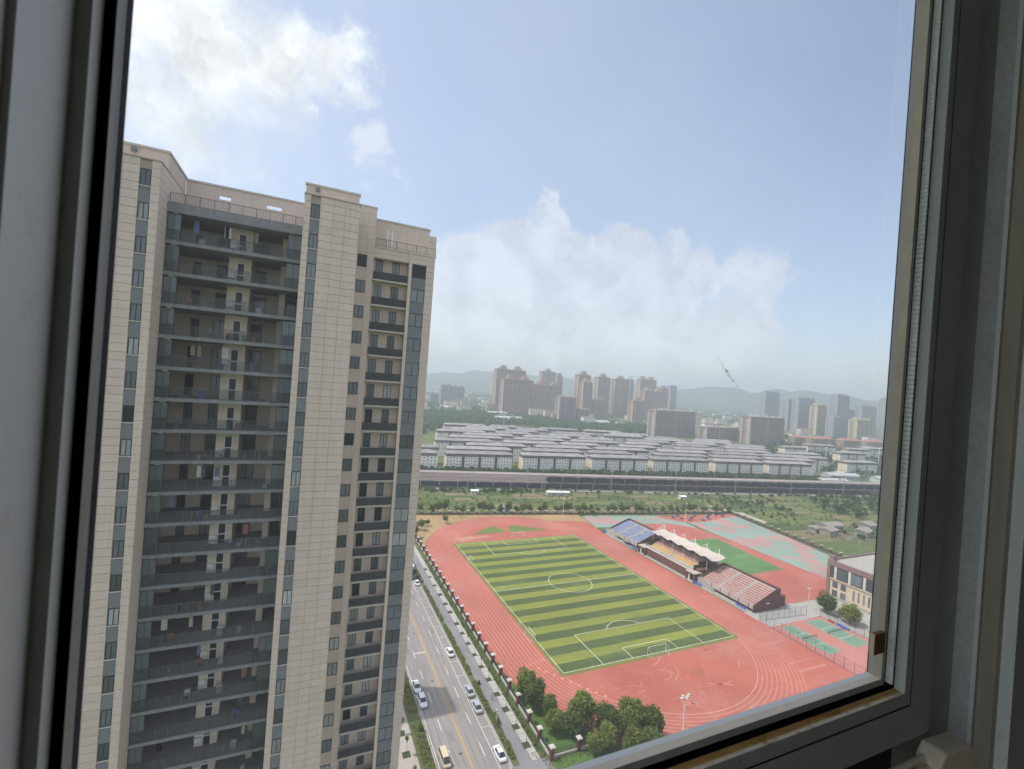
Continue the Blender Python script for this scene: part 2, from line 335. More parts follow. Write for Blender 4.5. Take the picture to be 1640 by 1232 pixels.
for i in range(9): b.box(-40.0 + i * 1.5, -39.85 + i * 1.5, -48.9 - i * 2.0, -48.1 - i * 2.0, .084, .087)
stuff('lane_line', b, LINE, trk)
sheet('worn_patch', [[(-31, 56.5), (-22, 58.5), (-13, 59.5), (-14, 62), (-24, 62.5), (-33, 60)]], .086, mat('worn_rubber', (.47, .28, .19), rough=.95, var=.25, scale=.6, col2=(.45, .15, .11), c2scale=.5, c2lo=.45, c2hi=.6))
rgs = random.Random(8); b = MB()
for _ in range(46):
    x, y = rgs.uniform(-26, 30), rgs.uniform(-82, -56); a = rgs.uniform(-.5, .5); L_ = rgs.uniform(2, 9); c = rgs.uniform(-.12, .12)
    if x * x + (y + 42.2) ** 2 > 36 ** 2: continue
    b.strip([(x + L_ * q * math.cos(a + c * q * 6), y + L_ * q * math.sin(a + c * q * 6)) for q in np.linspace(0, 1, 7)], rgs.uniform(.08, .5), .074)
stuff('scuff_mark', b, mat('scuffed_rubber', (.50, .20, .155), rough=.95, var=.1, scale=1.2), trk)
sheet('oil_stain', [[(3 + 5.2 * math.cos(t) * (1 + .2 * math.sin(3 * t)), -64 + 3.2 * math.sin(t) * (1 + .25 * math.cos(2 * t))) for t in np.linspace(0, 6.2, 30)]], .072, mat('stained_rubber', (.36, .135, .09), rough=.95, var=.15, scale=.6, col2=(.455, .122, .085), c2scale=.3, c2lo=.4, c2hi=.6))
sheet('turf_wedge', [[(-21.5, 65), (-8, 75.5), (-4, 75), (-.8, 65)], [(.2, 65), (4.5, 76), (9, 75), (25, 63.5)]], .09, mat('wedge_turf', (.14, .19, .05), rough=.9, var=.2, scale=1, big=.15))
fp = sheet('football_pitch', [rect(-35.3, 35.3, -53.9, 53.9)], .10, mat('pitch_margin', (.16, .19, .05), rough=.9, var=.12, scale=1))
nst = 26; sw = 105 / nst
for i in range(nst):
    mb = MB().box(-34.4, 34.4, -52.5 + i * sw, -52.5 + (i + 1) * sw, .101, .108)
    obj('turf_stripe', mb, TURF_L if i % 2 else TURF_D, fp)
b = MB()
lw = .16; zz = .116
def rl(x0, y0, x1, y1): b.strip([(x0, y0), (x1, y1)], lw, zz)
for a in ((-34, -52.5, 34, -52.5), (34, -52.5, 34, 52.5), (34, 52.5, -34, 52.5), (-34, 52.5, -34, -52.5), (-34, 0, 34, 0)): rl(*a)
for s in (-1, 1):
    for wv, d in ((20.15, 16.5), (9.16, 5.5)):
        rl(-wv, s * 52.5, -wv, s * (52.5 - d)); rl(wv, s * 52.5, wv, s * (52.5 - d)); rl(-wv, s * (52.5 - d), wv, s * (52.5 - d))
    th = math.acos(5.5 / 9.15); c0 = -R_(90) if s > 0 else R_(90)
    b.strip([(9.15 * math.cos(c0 + t), s * 41.5 + 9.15 * math.sin(c0 + t)) for t in np.linspace(-th, th, 16)], lw, zz)
b.strip([(9.15 * math.cos(t), 9.15 * math.sin(t)) for t in np.linspace(0, 2 * math.pi, 49)[:-1]], lw, zz, closed=True)
stuff('pitch_line', b, PLINE, fp)
# goals
def goal(label, loc, rz, w, h, d, group=None):
    t = thing('football_goal', label, 'goal', loc, rz, group)
    f = MB(); r = .06
    f.tube((-w / 2, 0, 0), (-w / 2, 0, h), r).tube((w / 2, 0, 0), (w / 2, 0, h), r).tube((-w / 2, 0, h), (w / 2, 0, h), r)
    obj('goal_frame', f, WHITE, t)
    g = MB()
    for s in (-w / 2, w / 2):
        g.tube((s, 0, h), (s, d * .45, h), .03, n=5).tube((s, d * .45, h), (s, d, .03), .03, n=5).tube((s, 0, .03), (s, d, .03), .03, n=5)
    g.tube((-w / 2, d, .03), (w / 2, d, .03), .03, n=5)
    obj('back_frame', g, WHITE, t)
    n = MB()
    for i in range(int(w / .5)):
        x = -w / 2 + i * .5; n.tube((x, d * .45, h), (x, d, .05), .008, n=3, cap=False).tube((x, 0, h), (x, d * .45, h), .008, n=3, cap=False)
    for k in range(6):
        q = k / 6; n.tube((-w / 2, d * .45 + d * .55 * q, h * (1 - q)), (w / 2, d * .45 + d * .55 * q, h * (1 - q)), .008, n=3, cap=False)
    tag(obj('net', n, WHITE_D, t), kind='stuff')
    return t
goal('full size white goal at the near end of the striped pitch', (0, -52.6, .12), math.pi, 7.3, 2.44, 2.0)
goal('full size white goal at the far end by the grass wedges', (2, 57.0, .09), 0, 7.3, 2.44, 1.6)
goal('small white goal leaning out on the road side touchline, near half', (-34.6, -33, .1), R_(90), 5, 2.0, 1.6)
goal('small white goal on the road side touchline, far half', (-33.7, 30.5, .1), R_(90), 5, 2.0, 1.2)
# second pitch behind the stand
TURF_G = mat('green_turf', (.10, .20, .07), rough=.9, var=.14, scale=.6, big=.15, col2=(.16, .25, .10), c2scale=.12, c2lo=.5, c2hi=.65, stretch=(.4, 1.2, 1))
sheet('second_track', [[(76, -41), (108, -47), (125, -50), (125, -12), (124.5, 38), (122, 46), (112, 58), (95, 62), (76, 60)]], .05, TRACK)
p2 = sheet('training_pitch', [[(86.5, -14.5), (114.5, -14.5), (118.5, 31), (86.5, 31)]], .07, TURF_G)
b = MB(); b.strip([(87.5, -13.5), (113.3, -13.5), (117, 30), (87.5, 30)], .14, .08, closed=True)
for k in range(6): b.strip([(101 + (13 + 1.2 * k) * math.cos(t), -16 + (13 + 1.2 * k) * math.sin(t)) for t in np.linspace(R_(200), R_(345), 24)], .1, .062)
stuff('training_pitch_line', b, LINE, p2)
COURT = mat('green_court', (.155, .265, .19), rough=.85, var=.08, scale=.5, big=.1)
COURTP = mat('pink_court_margin', (.46, .21, .19), rough=.9, var=.1, scale=.5, big=.12, col2=(.30, .33, .27), c2scale=.09, c2lo=.5, c2hi=.62)
sheet('ball_courts', [[(125.5, -50), (160, -18), (169, 20), (177, 70), (125.5, 62), (124.8, 38)], [(76, 60.5), (95, 62.5), (112, 58.5), (122, 47), (124.5, 62), (118, 76), (60, 86), (56, 62)]], .045, mat('mixed_court', (.245, .33, .275), rough=.9, var=.12, scale=.4, big=.1, col2=(.42, .25, .235), c2scale=.075, c2lo=.48, c2hi=.56))
sheet('red_corner', [[(112, 75.5), (122, 60), (140, 58), (176, 66), (176, 69), (140, 73)]], .055, TRACK)
sheet('pale_apron', [[(77, -41.5), (105, -41.5), (105, -66), (112, -90), (82.5, -90), (82.5, -52.2), (77, -52.2)]], .055, CONC_L)
sheet('stand_yard', [rect(53.4, 82.3, -52, -41)], .052, CONC)
sheet('court_base', [rect(53.6, 82.3, -95, -52)], .055, mat('court_red', (.45, .185, .16), rough=.9, var=.1, scale=.5, big=.1))
for x0, x1 in ((57, 63.6), (71, 79.8)):
    cts = sheet('tennis_court', [rect(x0, x1, -70.8, -53.3)], .07, COURT)
    b = MB(); b.strip([(x0 + .4, -70.3), (x1 - .4, -70.3), (x1 - .4, -53.8), (x0 + .4, -53.8)], .09, .08, closed=True)
    for y in (-58.8, -62.0, -65.3): b.strip([(x0 + .4, y), (x1 - .4, y)], .12, .084)
    stuff('court_line', b, PLINE, cts)
    t = thing('court_net', 'dark net across the green court ' + ('beside the running track' if x0 < 60 else 'beside the trees'), 'net', ((x0 + x1) / 2, -62, .08))
    hw = (x1 - x0) / 2 + .3
    obj('post', MB().tube((-hw, 0, 0), (-hw, 0, 1.2), .06), FRAME_D, t); obj('post', MB().tube((hw, 0, 0), (hw, 0, 1.2), .06), FRAME_D, t)
    nn = MB().box(-hw, hw, -.02, .02, .95, 1.02)
    for k in range(8): nn.box(-hw, hw, -.008, .008, .1 + k * .11, .12 + k * .11)
    for k in range(int(hw * 8)): nn.box(-hw + k * .25, -hw + k * .25 + .015, -.005, .005, .1, .95)
    obj('netting', nn, FRAME_D, t)
SAND = mat('dry_earth', (.36, .25, .125), rough=.95, var=.2, scale=.5, big=.15, col2=(.20, .19, .09), c2scale=.1, c2lo=.55, c2hi=.68)
sheet('bare_earth', [[(-51.7, 55), (56, 62), (59, 88), (20, 94.8), (-42, 104.5), (-51.7, 106)]], .05, SAND)
sheet('near_lawn', [[(-51.7, -84), (-51.7, -50), (-50.5, -48), (-47, -62), (-38, -76), (-20, -92), (-20, -110), (-51.7, -110)]], .055, mat('lawn', (.075, .14, .03), rough=.95, var=.35, scale=2, big=.15))

# ------------------------------------------------------------------ the near apartment tower
WCACHE = {}
def window_protos(w, h, mull, depth=.07):
    key = (round(w, 2), round(h, 2), mull)
    if key in WCACHE: return WCACHE[key]
    f = .055; b = MB()
    b.box(0, f, -.03, depth, 0, h).box(w - f, w, -.03, depth, 0, h).box(f, w - f, -.03, depth, 0, f).box(f, w - f, -.03, depth, h - f, h)
    for m in mull: b.box(m * w - .03, m * w + .03, -.025, depth, f, h - f)
    fr = b.mesh('window', FRAME_D)
    pb = MB().box(f + .001, w - f - .001, .02, .032, f + .001, h - f - .001)
    panes = [pb.mesh('pane', q) for q in (PANE, PANE_C, PANE_R)]
    si = MB().box(-.06, w + .06, -.1, -.032, -.07, .01).mesh('sill', STONE_W)
    WCACHE[key] = (fr, panes, si); return WCACHE[key]
def add_window(T, x, y, z, w, h, mull=(.5,), sill=True, pc=(.62, .3, .08), depth=.07):
    fr, panes, si = window_protos(w, h, mull, depth); L = -Vector(T.location)
    o = obj('window', fr, None, T, Vector((x, y, z)) + L)
    obj('pane', random.choices(panes, pc)[0], None, o)
    if sill: obj('sill', si, None, o)
    return o
def near_tower():
    T = thing('apartment_tower', 'tall cream stone apartment tower with dark balconies close by', 'apartment building', (-106, -105, 0))
    W_ = lambda n, b, m: wpart(T, n, b, m)
    # bodies
    W_('wall', MB().box(-131, -119.29, -112.9, -97, 0, 99.1), [STONE_D]); W_('wall', MB().box(-107.5, -102.2, -112.9, -97, 0, 99.1), [STONE_D])
    W_('wall', MB().box(-102.2, -99.9, -107.12, -97, 0, 101.1), STONE_W)
    W_('wall', MB().box(-99.9, -95.75, -106.2, -97, 0, 96.6), STONE_W)
    W_('wall', MB().box(-95.75, -92.68, -107.1, -97, 0, 96.6), [STONE_W])
    W_('wall', MB().box(-99.9, -95.75, -107.1, -106.2, 95.42, 96.6), STONE_W)
    W_('coping', MB().box(-99.9, -92.5, -107.25, -96.9, 96.6, 96.8), CAPST)
    # pilaster between recess and bay
    W_('pilaster', MB().box(-95.75, -95.38, -107.3, -107.1, 0, 96.6), STONE)
    # roof parapets set back on the wings
    W_('parapet', MB().box(-131, -119.2, -110.9, -110.6, 99.1, 100.8).box(-119.5, -119.2, -110.6, -104.7, 99.1, 100.8), STONE_W)
    W_('parapet', MB().box(-107.5, -102.2, -110.9, -110.6, 99.1, 100.8), STONE_W)
    W_('coping', MB().box(-131, -119.1, -111, -110.5, 100.8, 101.0).box(-119.6, -119.1, -110.5, -104.6, 100.8, 101.0), CAPST)
    W_('coping', MB().box(-107.6, -102.1, -111, -110.5, 100.8, 101.0), CAPST)
    W_('cornice', MB().box(-131, -119.14, -113.06, -110.3, 99.1, 99.22), STONE_D); W_('cornice', MB().box(-107.55, -102.14, -113.06, -110.3, 99.1, 99.22), STONE_D)
    W_('coping', MB().box(-102.2, -99.85, -107.2, -97, 101.1, 101.3), CAPST)
    for x in (-122.0, -106.6): W_('rain_hopper', MB().box(x, x + .42, -111.2, -111.0, 100.25, 100.62), SPANDREL)
    # penthouse wall behind the balcony roof, with its two openings
    b = MB(); y0, y1 = -104.6, -104.3
    b.box(-119.2, -107.5, y0, y1, 96.0, 99.42).box(-119.2, -116.2, y0, y1, 99.42, 99.84).box(-115.06, -111.6, y0, y1, 99.42, 99.84).box(-110.08, -107.5, y0, y1, 99.42, 99.84).box(-119.2, -107.5, y0, y1, 99.84, 100.7)
    W_('penthouse_wall', b, STONE_W); W_('coping', MB().box(-119.2, -107.5, y0 - .1, y1 + .1, 100.7, 100.9), CAPST)
    W_('penthouse_wall', MB().box(-99.9, -92.95, -104.6, -97, 96.8, 100.65), STONE_W); W_('coping', MB().box(-99.85, -92.85, -104.7, -96.9, 100.65, 100.85), CAPST)
    for x in (-98.25, -97.7): W_('vent_pipe', MB().tube((x, -105.3, 96.8), (x, -105.3, 99.35), .09), WHITE)
    # rails on the roofs
    def rail(x0, x1, y, z, step=.14, h=1.0):
        r = MB().box(x0, x1, y - .025, y + .025, z + h - .04, z + h).box(x0, x1, y - .015, y + .015, z + .08, z + .11)
        for x in np.arange(x0, x1, 1.2): r.box(x, x + .05, y - .025, y + .025, z, z + h)
        for x in np.arange(x0, x1, step): r.box(x, x + .018, y - .009, y + .009, z + .1, z + h - .04)
        return r
    W_('roof_railing', rail(-119.1, -107.6, -110.3, 96.46), RAILM)
    r = rail(-99.8, -92.6, -107.15, 96.8, h=.95); r.box(-92.62, -92.58, -107.15, -104, 97.7, 97.74)
    for y in np.arange(-107.1, -104, .14): r.box(-92.61, -92.59, y, y + .018, 96.8, 97.7)
    W_('roof_railing', r, RAILM)
    # facade stone: courses of panels, joints left open
    jobs = []
    def course(x0, x1, y, dx=None):
        for i in range(92):
            z = 98.45 - .75 * i
            if z > 28: jobs.append((x0, x1, y, z))
    for x0, x1 in ((-122.05, -120.7), (-119.86, -119.2), (-124.6, -122.05), (-104.73, -103.64), (-103.64, -102.2), (-106.03, -104.73), (-107.5, -106.9)): course(x0, x1, -113.0)
    for x0, x1 in ((-93.62, -92.58), (-101.78 - .42, -101.76)): course(x0, x1, -107.2)
    def size(j):
        return (j[1] - j[0]) / (j[2] - CAM.y) if j[3] > 44 else 0
    jobs.sort(key=size, reverse=True); cache = {}
    rest = MB()
    for n, (x0, x1, y, z) in enumerate(jobs):
        g = .015
        if n < 300:
            w = round(x1 - x0, 3)
            if w not in cache: cache[w] = MB().box(g, w - g, 0, .11, g, .75 - g).mesh('facade_panel', STONE)
            obj('facade_panel', cache[w], None, T, Vector((x0, y + random.uniform(-.004, .004), z)) - Vector(T.location))
        else: rest.box(x0 + g, x1 - g, y, y + .105, z + g, z + .75 - g)
    for i in range(92):   # side of the left wing, facing the balconies
        z = 98.45 - .75 * i
        if z > 28: rest.box(-119.3, -119.2, -112.88, -104.7 if z < 95 else -104.7, z + .012, z + .738)
        if z > 28: rest.box(-92.7, -92.58, -107.08, -97.02, z - 2.4 + .012, z - 2.4 + .738)
    for i in range(96):
        z = 100.35 - .75 * i
        if z > 28:
            rest.box(-102.18, -101.76, -107.16, -107.13, z + g, z + .75 - g).box(-100.62, -99.92, -107.16, -107.13, z + g, z + .75 - g)
            if z > 95.4: rest.box(-101.76 + g, -100.62 - g, -107.16, -107.13, z + g, z + .75 - g)
    for i in range(2): rest.box(-99.88, -92.6, -107.16, -107.11, 95.46 + .58 * i + g, 95.46 + .58 * (i + 1) - g)
    o = W_('facade_panels', rest, STONE); o['kind'] = 'stuff'
    W_('wall', MB().box(-131, -124.6, -113.0, -112.9, 0, 99.1), STONE_W)
    # window strips of the wings
    spL = {w: MB().box(0, w, 0, .05, 0, 1.44).mesh('spandrel_panel', SPANDREL) for w in (.78, .82)}
    for k in range(24):
        zt = 98.27 - 3 * k
        if zt < 24: break
        for x, w in ((-120.66, .78), (-106.87, .82)):
            add_window(T, x, -112.95, zt - 1.5, w, 1.5)
            obj('spandrel_panel', spL[w], None, T, Vector((x, -112.96, zt - 3 + .03)) - Vector(T.location))
    # second face: single windows with stone between, recess with louvred ledges, glazed bay
    sp2 = MB().box(0, 2.3, 0, .09, 0, 1.56).mesh('facade_panel', STONE)
    lou = MB()
    lou.box(0, 4.06, .03, .06, 0, .9, 0)
    for i in range(9): lou.box(0, 4.06, -.02, .05, .04 + i * .095, .09 + i * .095)
    for i in (0, 1.32, 2.68, 4.0): lou.box(i, i + .06, -.03, .03, 0, .93)
    louM = lou.mesh('louvre_panel', DKPANEL)
    ledge = MB().box(0, 4.12, 0, 1.05, 0, .2).mesh('ledge', CAPST)
    baysp = MB().box(0, 1.7, 0, .05, 0, 1.36).mesh('spandrel_panel', SPANDREL)
    for k in range(24):
        F = 92.87 - 3 * k
        if F < 24: break
        L = -Vector(T.location)
        add_window(T, -101.70, -107.16, F + 1.23, 1.02, 1.42, sill=False)
        add_window(T, -99.52, -106.24, F + .9, .84, 1.64, pc=(.6, .2, .2), sill=False); add_window(T, -97.56, -106.24, F + .9, .86, 1.64, pc=(.6, .2, .2), sill=False)
        obj('louvre_panel', louM, None, T, Vector((-99.86, -107.18, F + .06)) + L)
        obj('ledge', ledge, None, T, Vector((-99.9, -107.26, F - .16)) + L)
        add_window(T, -95.36, -107.16, F + .92, 1.74, 1.6, mull=(.5,), sill=False, pc=(.66, .22, .12))
        obj('spandrel_panel', baysp, None, T, Vector((-95.34, -107.17, F - .46)) + L)
    # recessed balconies
    YB, YD = -108.3, -105.2
    W_('back_wall', MB().box(-119.2, -107.5, -104.9, -97, 0, 96.0), mat('balcony_wall', (.76, .64, .51), rough=.85, var=.08, rnd=.05))
    BW = MATS['balcony_wall']
    slab = MB().box(-119.19, -107.51, -110.45, -104.9, -.26, 0).box(-119.19, -107.51, -110.5, -110.45, -.28, .05).mesh('balcony_slab', SLABG)
    top = MB().box(-119.19, -107.51, -110.5, -104.6, -.84, 0).box(-119.19, -107.51, -110.58, -110.5, -.9, .05)
    W_('roof_slab', MB().box(-119.19, -107.51, -110.5, -104.3, 95.6, 96.42).box(-119.19, -107.51, -110.58, -110.5, 95.55, 96.46), SLABG)
    rl_ = MB().box(-119.1, -107.6, -110.43, -110.38, 1.06, 1.1).box(-119.1, -107.6, -110.42, -110.39, .08, .11)
    for x in np.arange(-119.1, -107.6, .96): rl_.box(x, x + .045, -110.43, -110.38, .0, 1.06)
    railM = rl_.mesh('railing', RAILM)
    gl = MB()
    for x in np.arange(-119.1, -107.7, .96): gl.box(x + .06, x + .94, -110.41, -110.398, .12, 1.04)
    glM = gl.mesh('glass_panel', BGLASS)
    pier = MB().box(-114.26, -113.54, YB, -104.9, 0, 2.74).box(-112.76, -112.22, YB, -104.9, 0, 2.74).box(-113.54, -112.76, YB, -104.9, 2.3, 2.74).mesh('pier', BW)
    dfr = MB().box(-113.54, -113.45, YB - .05, YB + .03, 0, 2.28).box(-112.85, -112.76, YB - .05, YB + .03, 0, 2.28).box(-113.45, -112.85, YB - .05, YB + .03, 2.18, 2.28).box(-113.45, -112.85, YB - .05, YB + .03, .95, 1.05)
    dfM = dfr.mesh('door', WHITE); dpM = MB().box(-113.44, -112.86, YB + .0, YB + .02, .02, 2.17).mesh('pane', PANE_R)
    acM = MB().box(-114.2, -113.62, YB - .3, YB - .02, .95, 1.35).mesh('air_conditioner', WHITE)
    colA = MB().box(-118.75, -118.3, -110.3, -109.95, 0, 2.73).mesh('column', BW); colB = MB().box(-109.5, -108.9, -107.6, -104.9, 0, 2.73).mesh('column', BW)
    party = MB().box(-113.1, -112.98, -110.3, -106.85, 0, 2.6)
    bayg = MB()
    for x in (-119.16, -118.62, -118.1): bayg.box(x, x + .05, -110.36, -110.31, 0, 2.6)
    for z in (.0, 1.08, 2.55): bayg.box(-119.11, -118.1, -110.36, -110.31, z, z + .05)
    baygM = bayg.mesh('glazed_bay', FRAME_D); bayp = MB().box(-119.1, -118.07, -110.34, -110.33, .06, 2.54).mesh('pane', mat('bay_glass', (.10, .13, .14), rough=.15, rnd=.35, spec=.5))
    bayR = MB()
    for x in (-108.85, -108.2, -107.57): bayR.box(x, x + .05, -110.36, -110.31, 0, 2.6)
    for z in (.0, 1.08, 2.55): bayR.box(-108.8, -107.57, -110.36, -110.31, z, z + .05)
    bayRM = bayR.mesh('glazed_bay', FRAME_D); bayRp = MB().box(-108.8, -107.56, -110.34, -110.33, .06, 2.54).mesh('pane', MATS['bay_glass'])
    dark = MB().box(0, 1, 0, .04, 0, 2.3)
    for k in range(23):
        F = 92.87 - 3 * k
        if F < 26: break
        L = Vector((0, 0, F)) - Vector(T.location)
        s = obj('balcony_slab', slab, None, T, L)
        r = obj('railing', railM, None, T, L); obj('glass_panel', glM, None, r)
        obj('pier', pier, None, T, L); d = obj('door', dfM, None, T, L); obj('pane', dpM, None, d)
        if random.random() < .8: obj('air_conditioner', acM, None, T, L + Vector((0, 0, -.35)))
        obj('column', colA, None, T, L); obj('column', colB, None, T, L)
        g1 = obj('glazed_bay', baygM, None, T, L); obj('pane', bayp, None, g1)
        if random.random() < .65:
            g2 = obj('glazed_bay', bayRM, None, T, L); obj('pane', bayRp, None, g2)
        for x, w, dy in ((-117.9, .75, 0), (-115.75, 1.1, 0), (-112.35, 1.35, 0), (-108.8, .9, 0)):
            add_window(T, x + random.uniform(-.1, .1), -105.0, F + .05, w, 2.25, sill=False, pc=(.5, .22, .28))
        if random.random() < .9:    # washing, boxes and pots left on the balconies
            for _ in range(random.randint(3, 7)):
                x = random.uniform(-117.8, -109.5); w = random.uniform(.25, .6); h = random.uniform(.3, 1.2)
                z0 = 0.0 if h < .9 else 1.25
                col = random.choice([(.5, .5, .48), (.3, .12, .10), (.12, .16, .3), (.25, .22, .18), (.42, .36, .30), (.07, .08, .09)])
                bx = MB().box(x, x + w, -109.6, -109.6 + (.35 if z0 == 0 else .05), z0, z0 + h)
                obj('stored_box' if z0 == 0 else 'laundry', bx, mat('cloth_%02d%02d%02d' % tuple(int(c * 99) for c in col), col, rough=.9, var=.2), T, L)
    return T
near_tower()
# the next tower along the street: it stands behind the first and throws its shade on the road
t2 = thing('apartment_tower', 'cream apartment tower standing behind the balcony tower, shading the road', 'apartment building', (-134, -30, 0))
wpart(t2, 'wall', MB().box(-142, -120.2, -38.5, -29, 0, 96.8), STONE_W); wpart(t2, 'roof', MB().box(-142.1, -120.1, -38.6, -28.9, 96.8, 97.2), CAPST)
for k in range(14):
    add_window(t2, -124.5, -38.54, 90 - 3 * k, 1.7, 1.6, sill=False)

# ------------------------------------------------------------------ the window of the room we look out of
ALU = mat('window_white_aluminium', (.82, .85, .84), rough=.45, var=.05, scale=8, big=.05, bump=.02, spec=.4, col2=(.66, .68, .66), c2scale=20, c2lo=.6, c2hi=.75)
ALU_SHADE = mat('window_shaded_face', (.36, .365, .35), rough=.6, var=.10, scale=45, big=.1, bump=.06, col2=(.17, .16, .14), c2scale=120, c2lo=.68, c2hi=.74)  # frame aluminium darkened where faces turn roomward, shade put into colour; specks are dust
ALU_B = mat('window_bead', (.36, .345, .31), rough=.5, var=.12, scale=40, stretch=(1, 1, .1))
GAP_BLACK = mat('black_gap', (.006, .004, .009), rough=.9)  # black stands in for the shade inside the frame's gaps and groove
TANB = mat('tan_bead', (.40, .36, .28), rough=.6, var=.15, scale=30)
RUST = mat('rust_stained_ledge', (.82, .53, .20), rough=.8, var=.2, scale=60, big=.15, col2=(.62, .29, .08), c2scale=22, c2lo=.52, c2hi=.68)
LEDGE = mat('worn_cream_ledge', (.90, .85, .72), rough=.8, var=.12, scale=70, big=.08, col2=(.58, .38, .16), c2scale=55, c2lo=.56, c2hi=.66)
SPECK = mat('speckled_jamb', (.58, .61, .60), rough=.8, var=.15, scale=120, big=.1, col2=(.08, .08, .08), c2scale=170, c2lo=.70, c2hi=.74)
DIRTY = mat('dirty_jamb', (.42, .385, .32), rough=.8, var=.18, scale=40, stretch=(1, 1, .12))
BRUSH = mat('brush_seal', (.72, .74, .70), rough=.8, var=.15, scale=160)
CREAM = mat('cream_plastic', (.78, .69, .55), rough=.45, var=.08, scale=30, big=.08)
ROOM_M = mat('room_plaster', (.62, .58, .52), rough=.9)
def W3(v, w, z): return (CAM.x + v, CAM.y + w, CAM.z + z)
def window():
    T = thing('window', 'white aluminium window with a dusty pane and rusty bottom ledge', 'window', W3(0, .3, 0))
    def wp(n, b, m, par=None):
        if par: return obj(n, b, m, par)
        return wpart(T, n, b, m)
    ZT = .80
    # rings: (v right, z bottom, w)
    ring = {0: (.600, -.2964, .300), 1: (.600, -.2964, .2945), 2: (.600, -.2964, .2868), 3: (.6056, -.3036, .2868), 31: (.6056, -.3036, .304), 41: (.627, -.3117, .304), 4: (.627, -.3117, .2868),
            5: (.627, -.3117, .2766), 6: (.639, -.3262, .2766), 61: (.6395, -.3267, .2785), 62: (.6405, -.3278, .2785), 63: (.641, -.3283, .2766), 7: (.683, -.3672, .2766), 8: (.683, -.3672, .31)}
    def ringstrip(a, b, m, mb_r, mb_b, LV=-.101):
        va, za, wa = ring[a]; vb, zb, wb = ring[b]
        mb_r.face([W3(va, wa, za), W3(vb, wb, zb), W3(vb, wb, ZT), W3(va, wa, ZT)], m)
        mb_b.face([W3(LV, wa, za), W3(LV, wb, zb), W3(vb, wb, zb), W3(va, wa, za)], m)
    def part(n, segs, mr, mbm=None):
        r, bt = MB(), MB()
        for a, b, m in segs: ringstrip(a, b, m, r, bt)
        wp(n, r, mr); wp(n, bt, mbm or mr)
    part('glazing_bead', [(0, 1, 0), (1, 2, 1), (2, 3, 2)], [ALU_B, TANB, ALU_SHADE], [ALU, CREAM, ALU_SHADE])
    part('frame_gap', [(3, 31, 0), (31, 41, 0), (41, 4, 0)], [GAP_BLACK])
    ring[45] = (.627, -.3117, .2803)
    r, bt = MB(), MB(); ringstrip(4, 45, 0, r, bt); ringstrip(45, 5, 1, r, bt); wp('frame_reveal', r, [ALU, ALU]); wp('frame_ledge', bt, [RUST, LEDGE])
    part('frame', [(5, 6, 0), (6, 61, 1), (61, 62, 1), (62, 63, 1), (63, 7, 0), (7, 8, 0)], [ALU_SHADE, GAP_BLACK])
    # brush seal standing in the right-hand gap
    b = MB()
    for i in range(210):
        z = -.300 + i * .0052
        b.box(CAM.x + .6076, CAM.x + .6096, CAM.y + .2800, CAM.y + .2866, CAM.z + z, CAM.z + z + .0047)
    wp('brush_seal', b, BRUSH)
    # outer jamb to the right
    pts = [(.6831, .31, ALU_SHADE), (.815, .31, ALU_SHADE), (.815, .2910, SPECK), (.815, .2865, ALU), (.822, .2865, DIRTY), (.826, .272, DIRTY), (.838, .272, DIRTY), (.838, .2595, ALU), (.90, .2595, ALU_SHADE), (.90, .235, ALU_SHADE), (3.0, .235, ROOM_M)]
    b = MB(); ms = [ALU_SHADE, SPECK, ALU, DIRTY, ROOM_M]
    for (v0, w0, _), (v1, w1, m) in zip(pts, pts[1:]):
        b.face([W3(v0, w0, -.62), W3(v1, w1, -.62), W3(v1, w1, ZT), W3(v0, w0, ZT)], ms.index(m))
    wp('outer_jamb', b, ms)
    # left stile and reveal of the next sash
    pts = [(-.0993, .300, ALU_B), (-.0993, .2947, ALU_SHADE), (-.0993, .2887, ALU_B), (-.0999, .2887, GAP_BLACK), (-.0999, .310, GAP_BLACK), (-.1042, .310, GAP_BLACK), (-.1042, .2887, GAP_BLACK), (-.1042, .2772, ALU), (-.1103, .2772, ALU_SHADE), (-.1103, .2357, ALU), (-.1131, .2357, ALU_SHADE), (-.1131, .15, ALU), (-.62, .15, ROOM_M)]
    b = MB(); ms = [ALU_B, ALU_SHADE, GAP_BLACK, ALU, ROOM_M]
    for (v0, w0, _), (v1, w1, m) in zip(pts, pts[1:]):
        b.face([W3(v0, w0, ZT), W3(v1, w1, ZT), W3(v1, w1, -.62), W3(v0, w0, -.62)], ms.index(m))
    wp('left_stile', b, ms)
    # below the frame: dark sub-frame; head above
    wp('apron', MB().face([W3(-.12, .31, -.3672), W3(.6831, .31, -.3672), W3(.6831, .31, -.62), W3(-.12, .31, -.62)]), mat('dark_apron', (.03, .03, .032), rough=.8))
    hb = MB().box(CAM.x - .2, CAM.x + .9, CAM.y + .27, CAM.y + .31, CAM.z + ZT, CAM.z + ZT + .1); wp('head', hb, ALU_SHADE)
    # the pane, lightly dusty
    m = bpy.data.materials.new('dusty_pane'); m.use_nodes = True; nt = m.node_tree; L = nt.links.new
    for n in list(nt.nodes):
        if n.type == 'BSDF_PRINCIPLED': nt.nodes.remove(n)
    tr = N(nt, 'ShaderNodeBsdfTransparent'); tr.inputs[0].default_value = (.965, .965, .965, 1)
    gl = N(nt, 'ShaderNodeBsdfGlossy'); gl.inputs['Roughness'].default_value = .01; gl.inputs[0].default_value = (.9, .9, .9, 1)
    tl = N(nt, 'ShaderNodeBsdfTranslucent'); tl.inputs[0].default_value = (.75, .77, .78, 1)
    fr = N(nt, 'ShaderNodeFresnel'); fr.inputs[0].default_value = 1.32
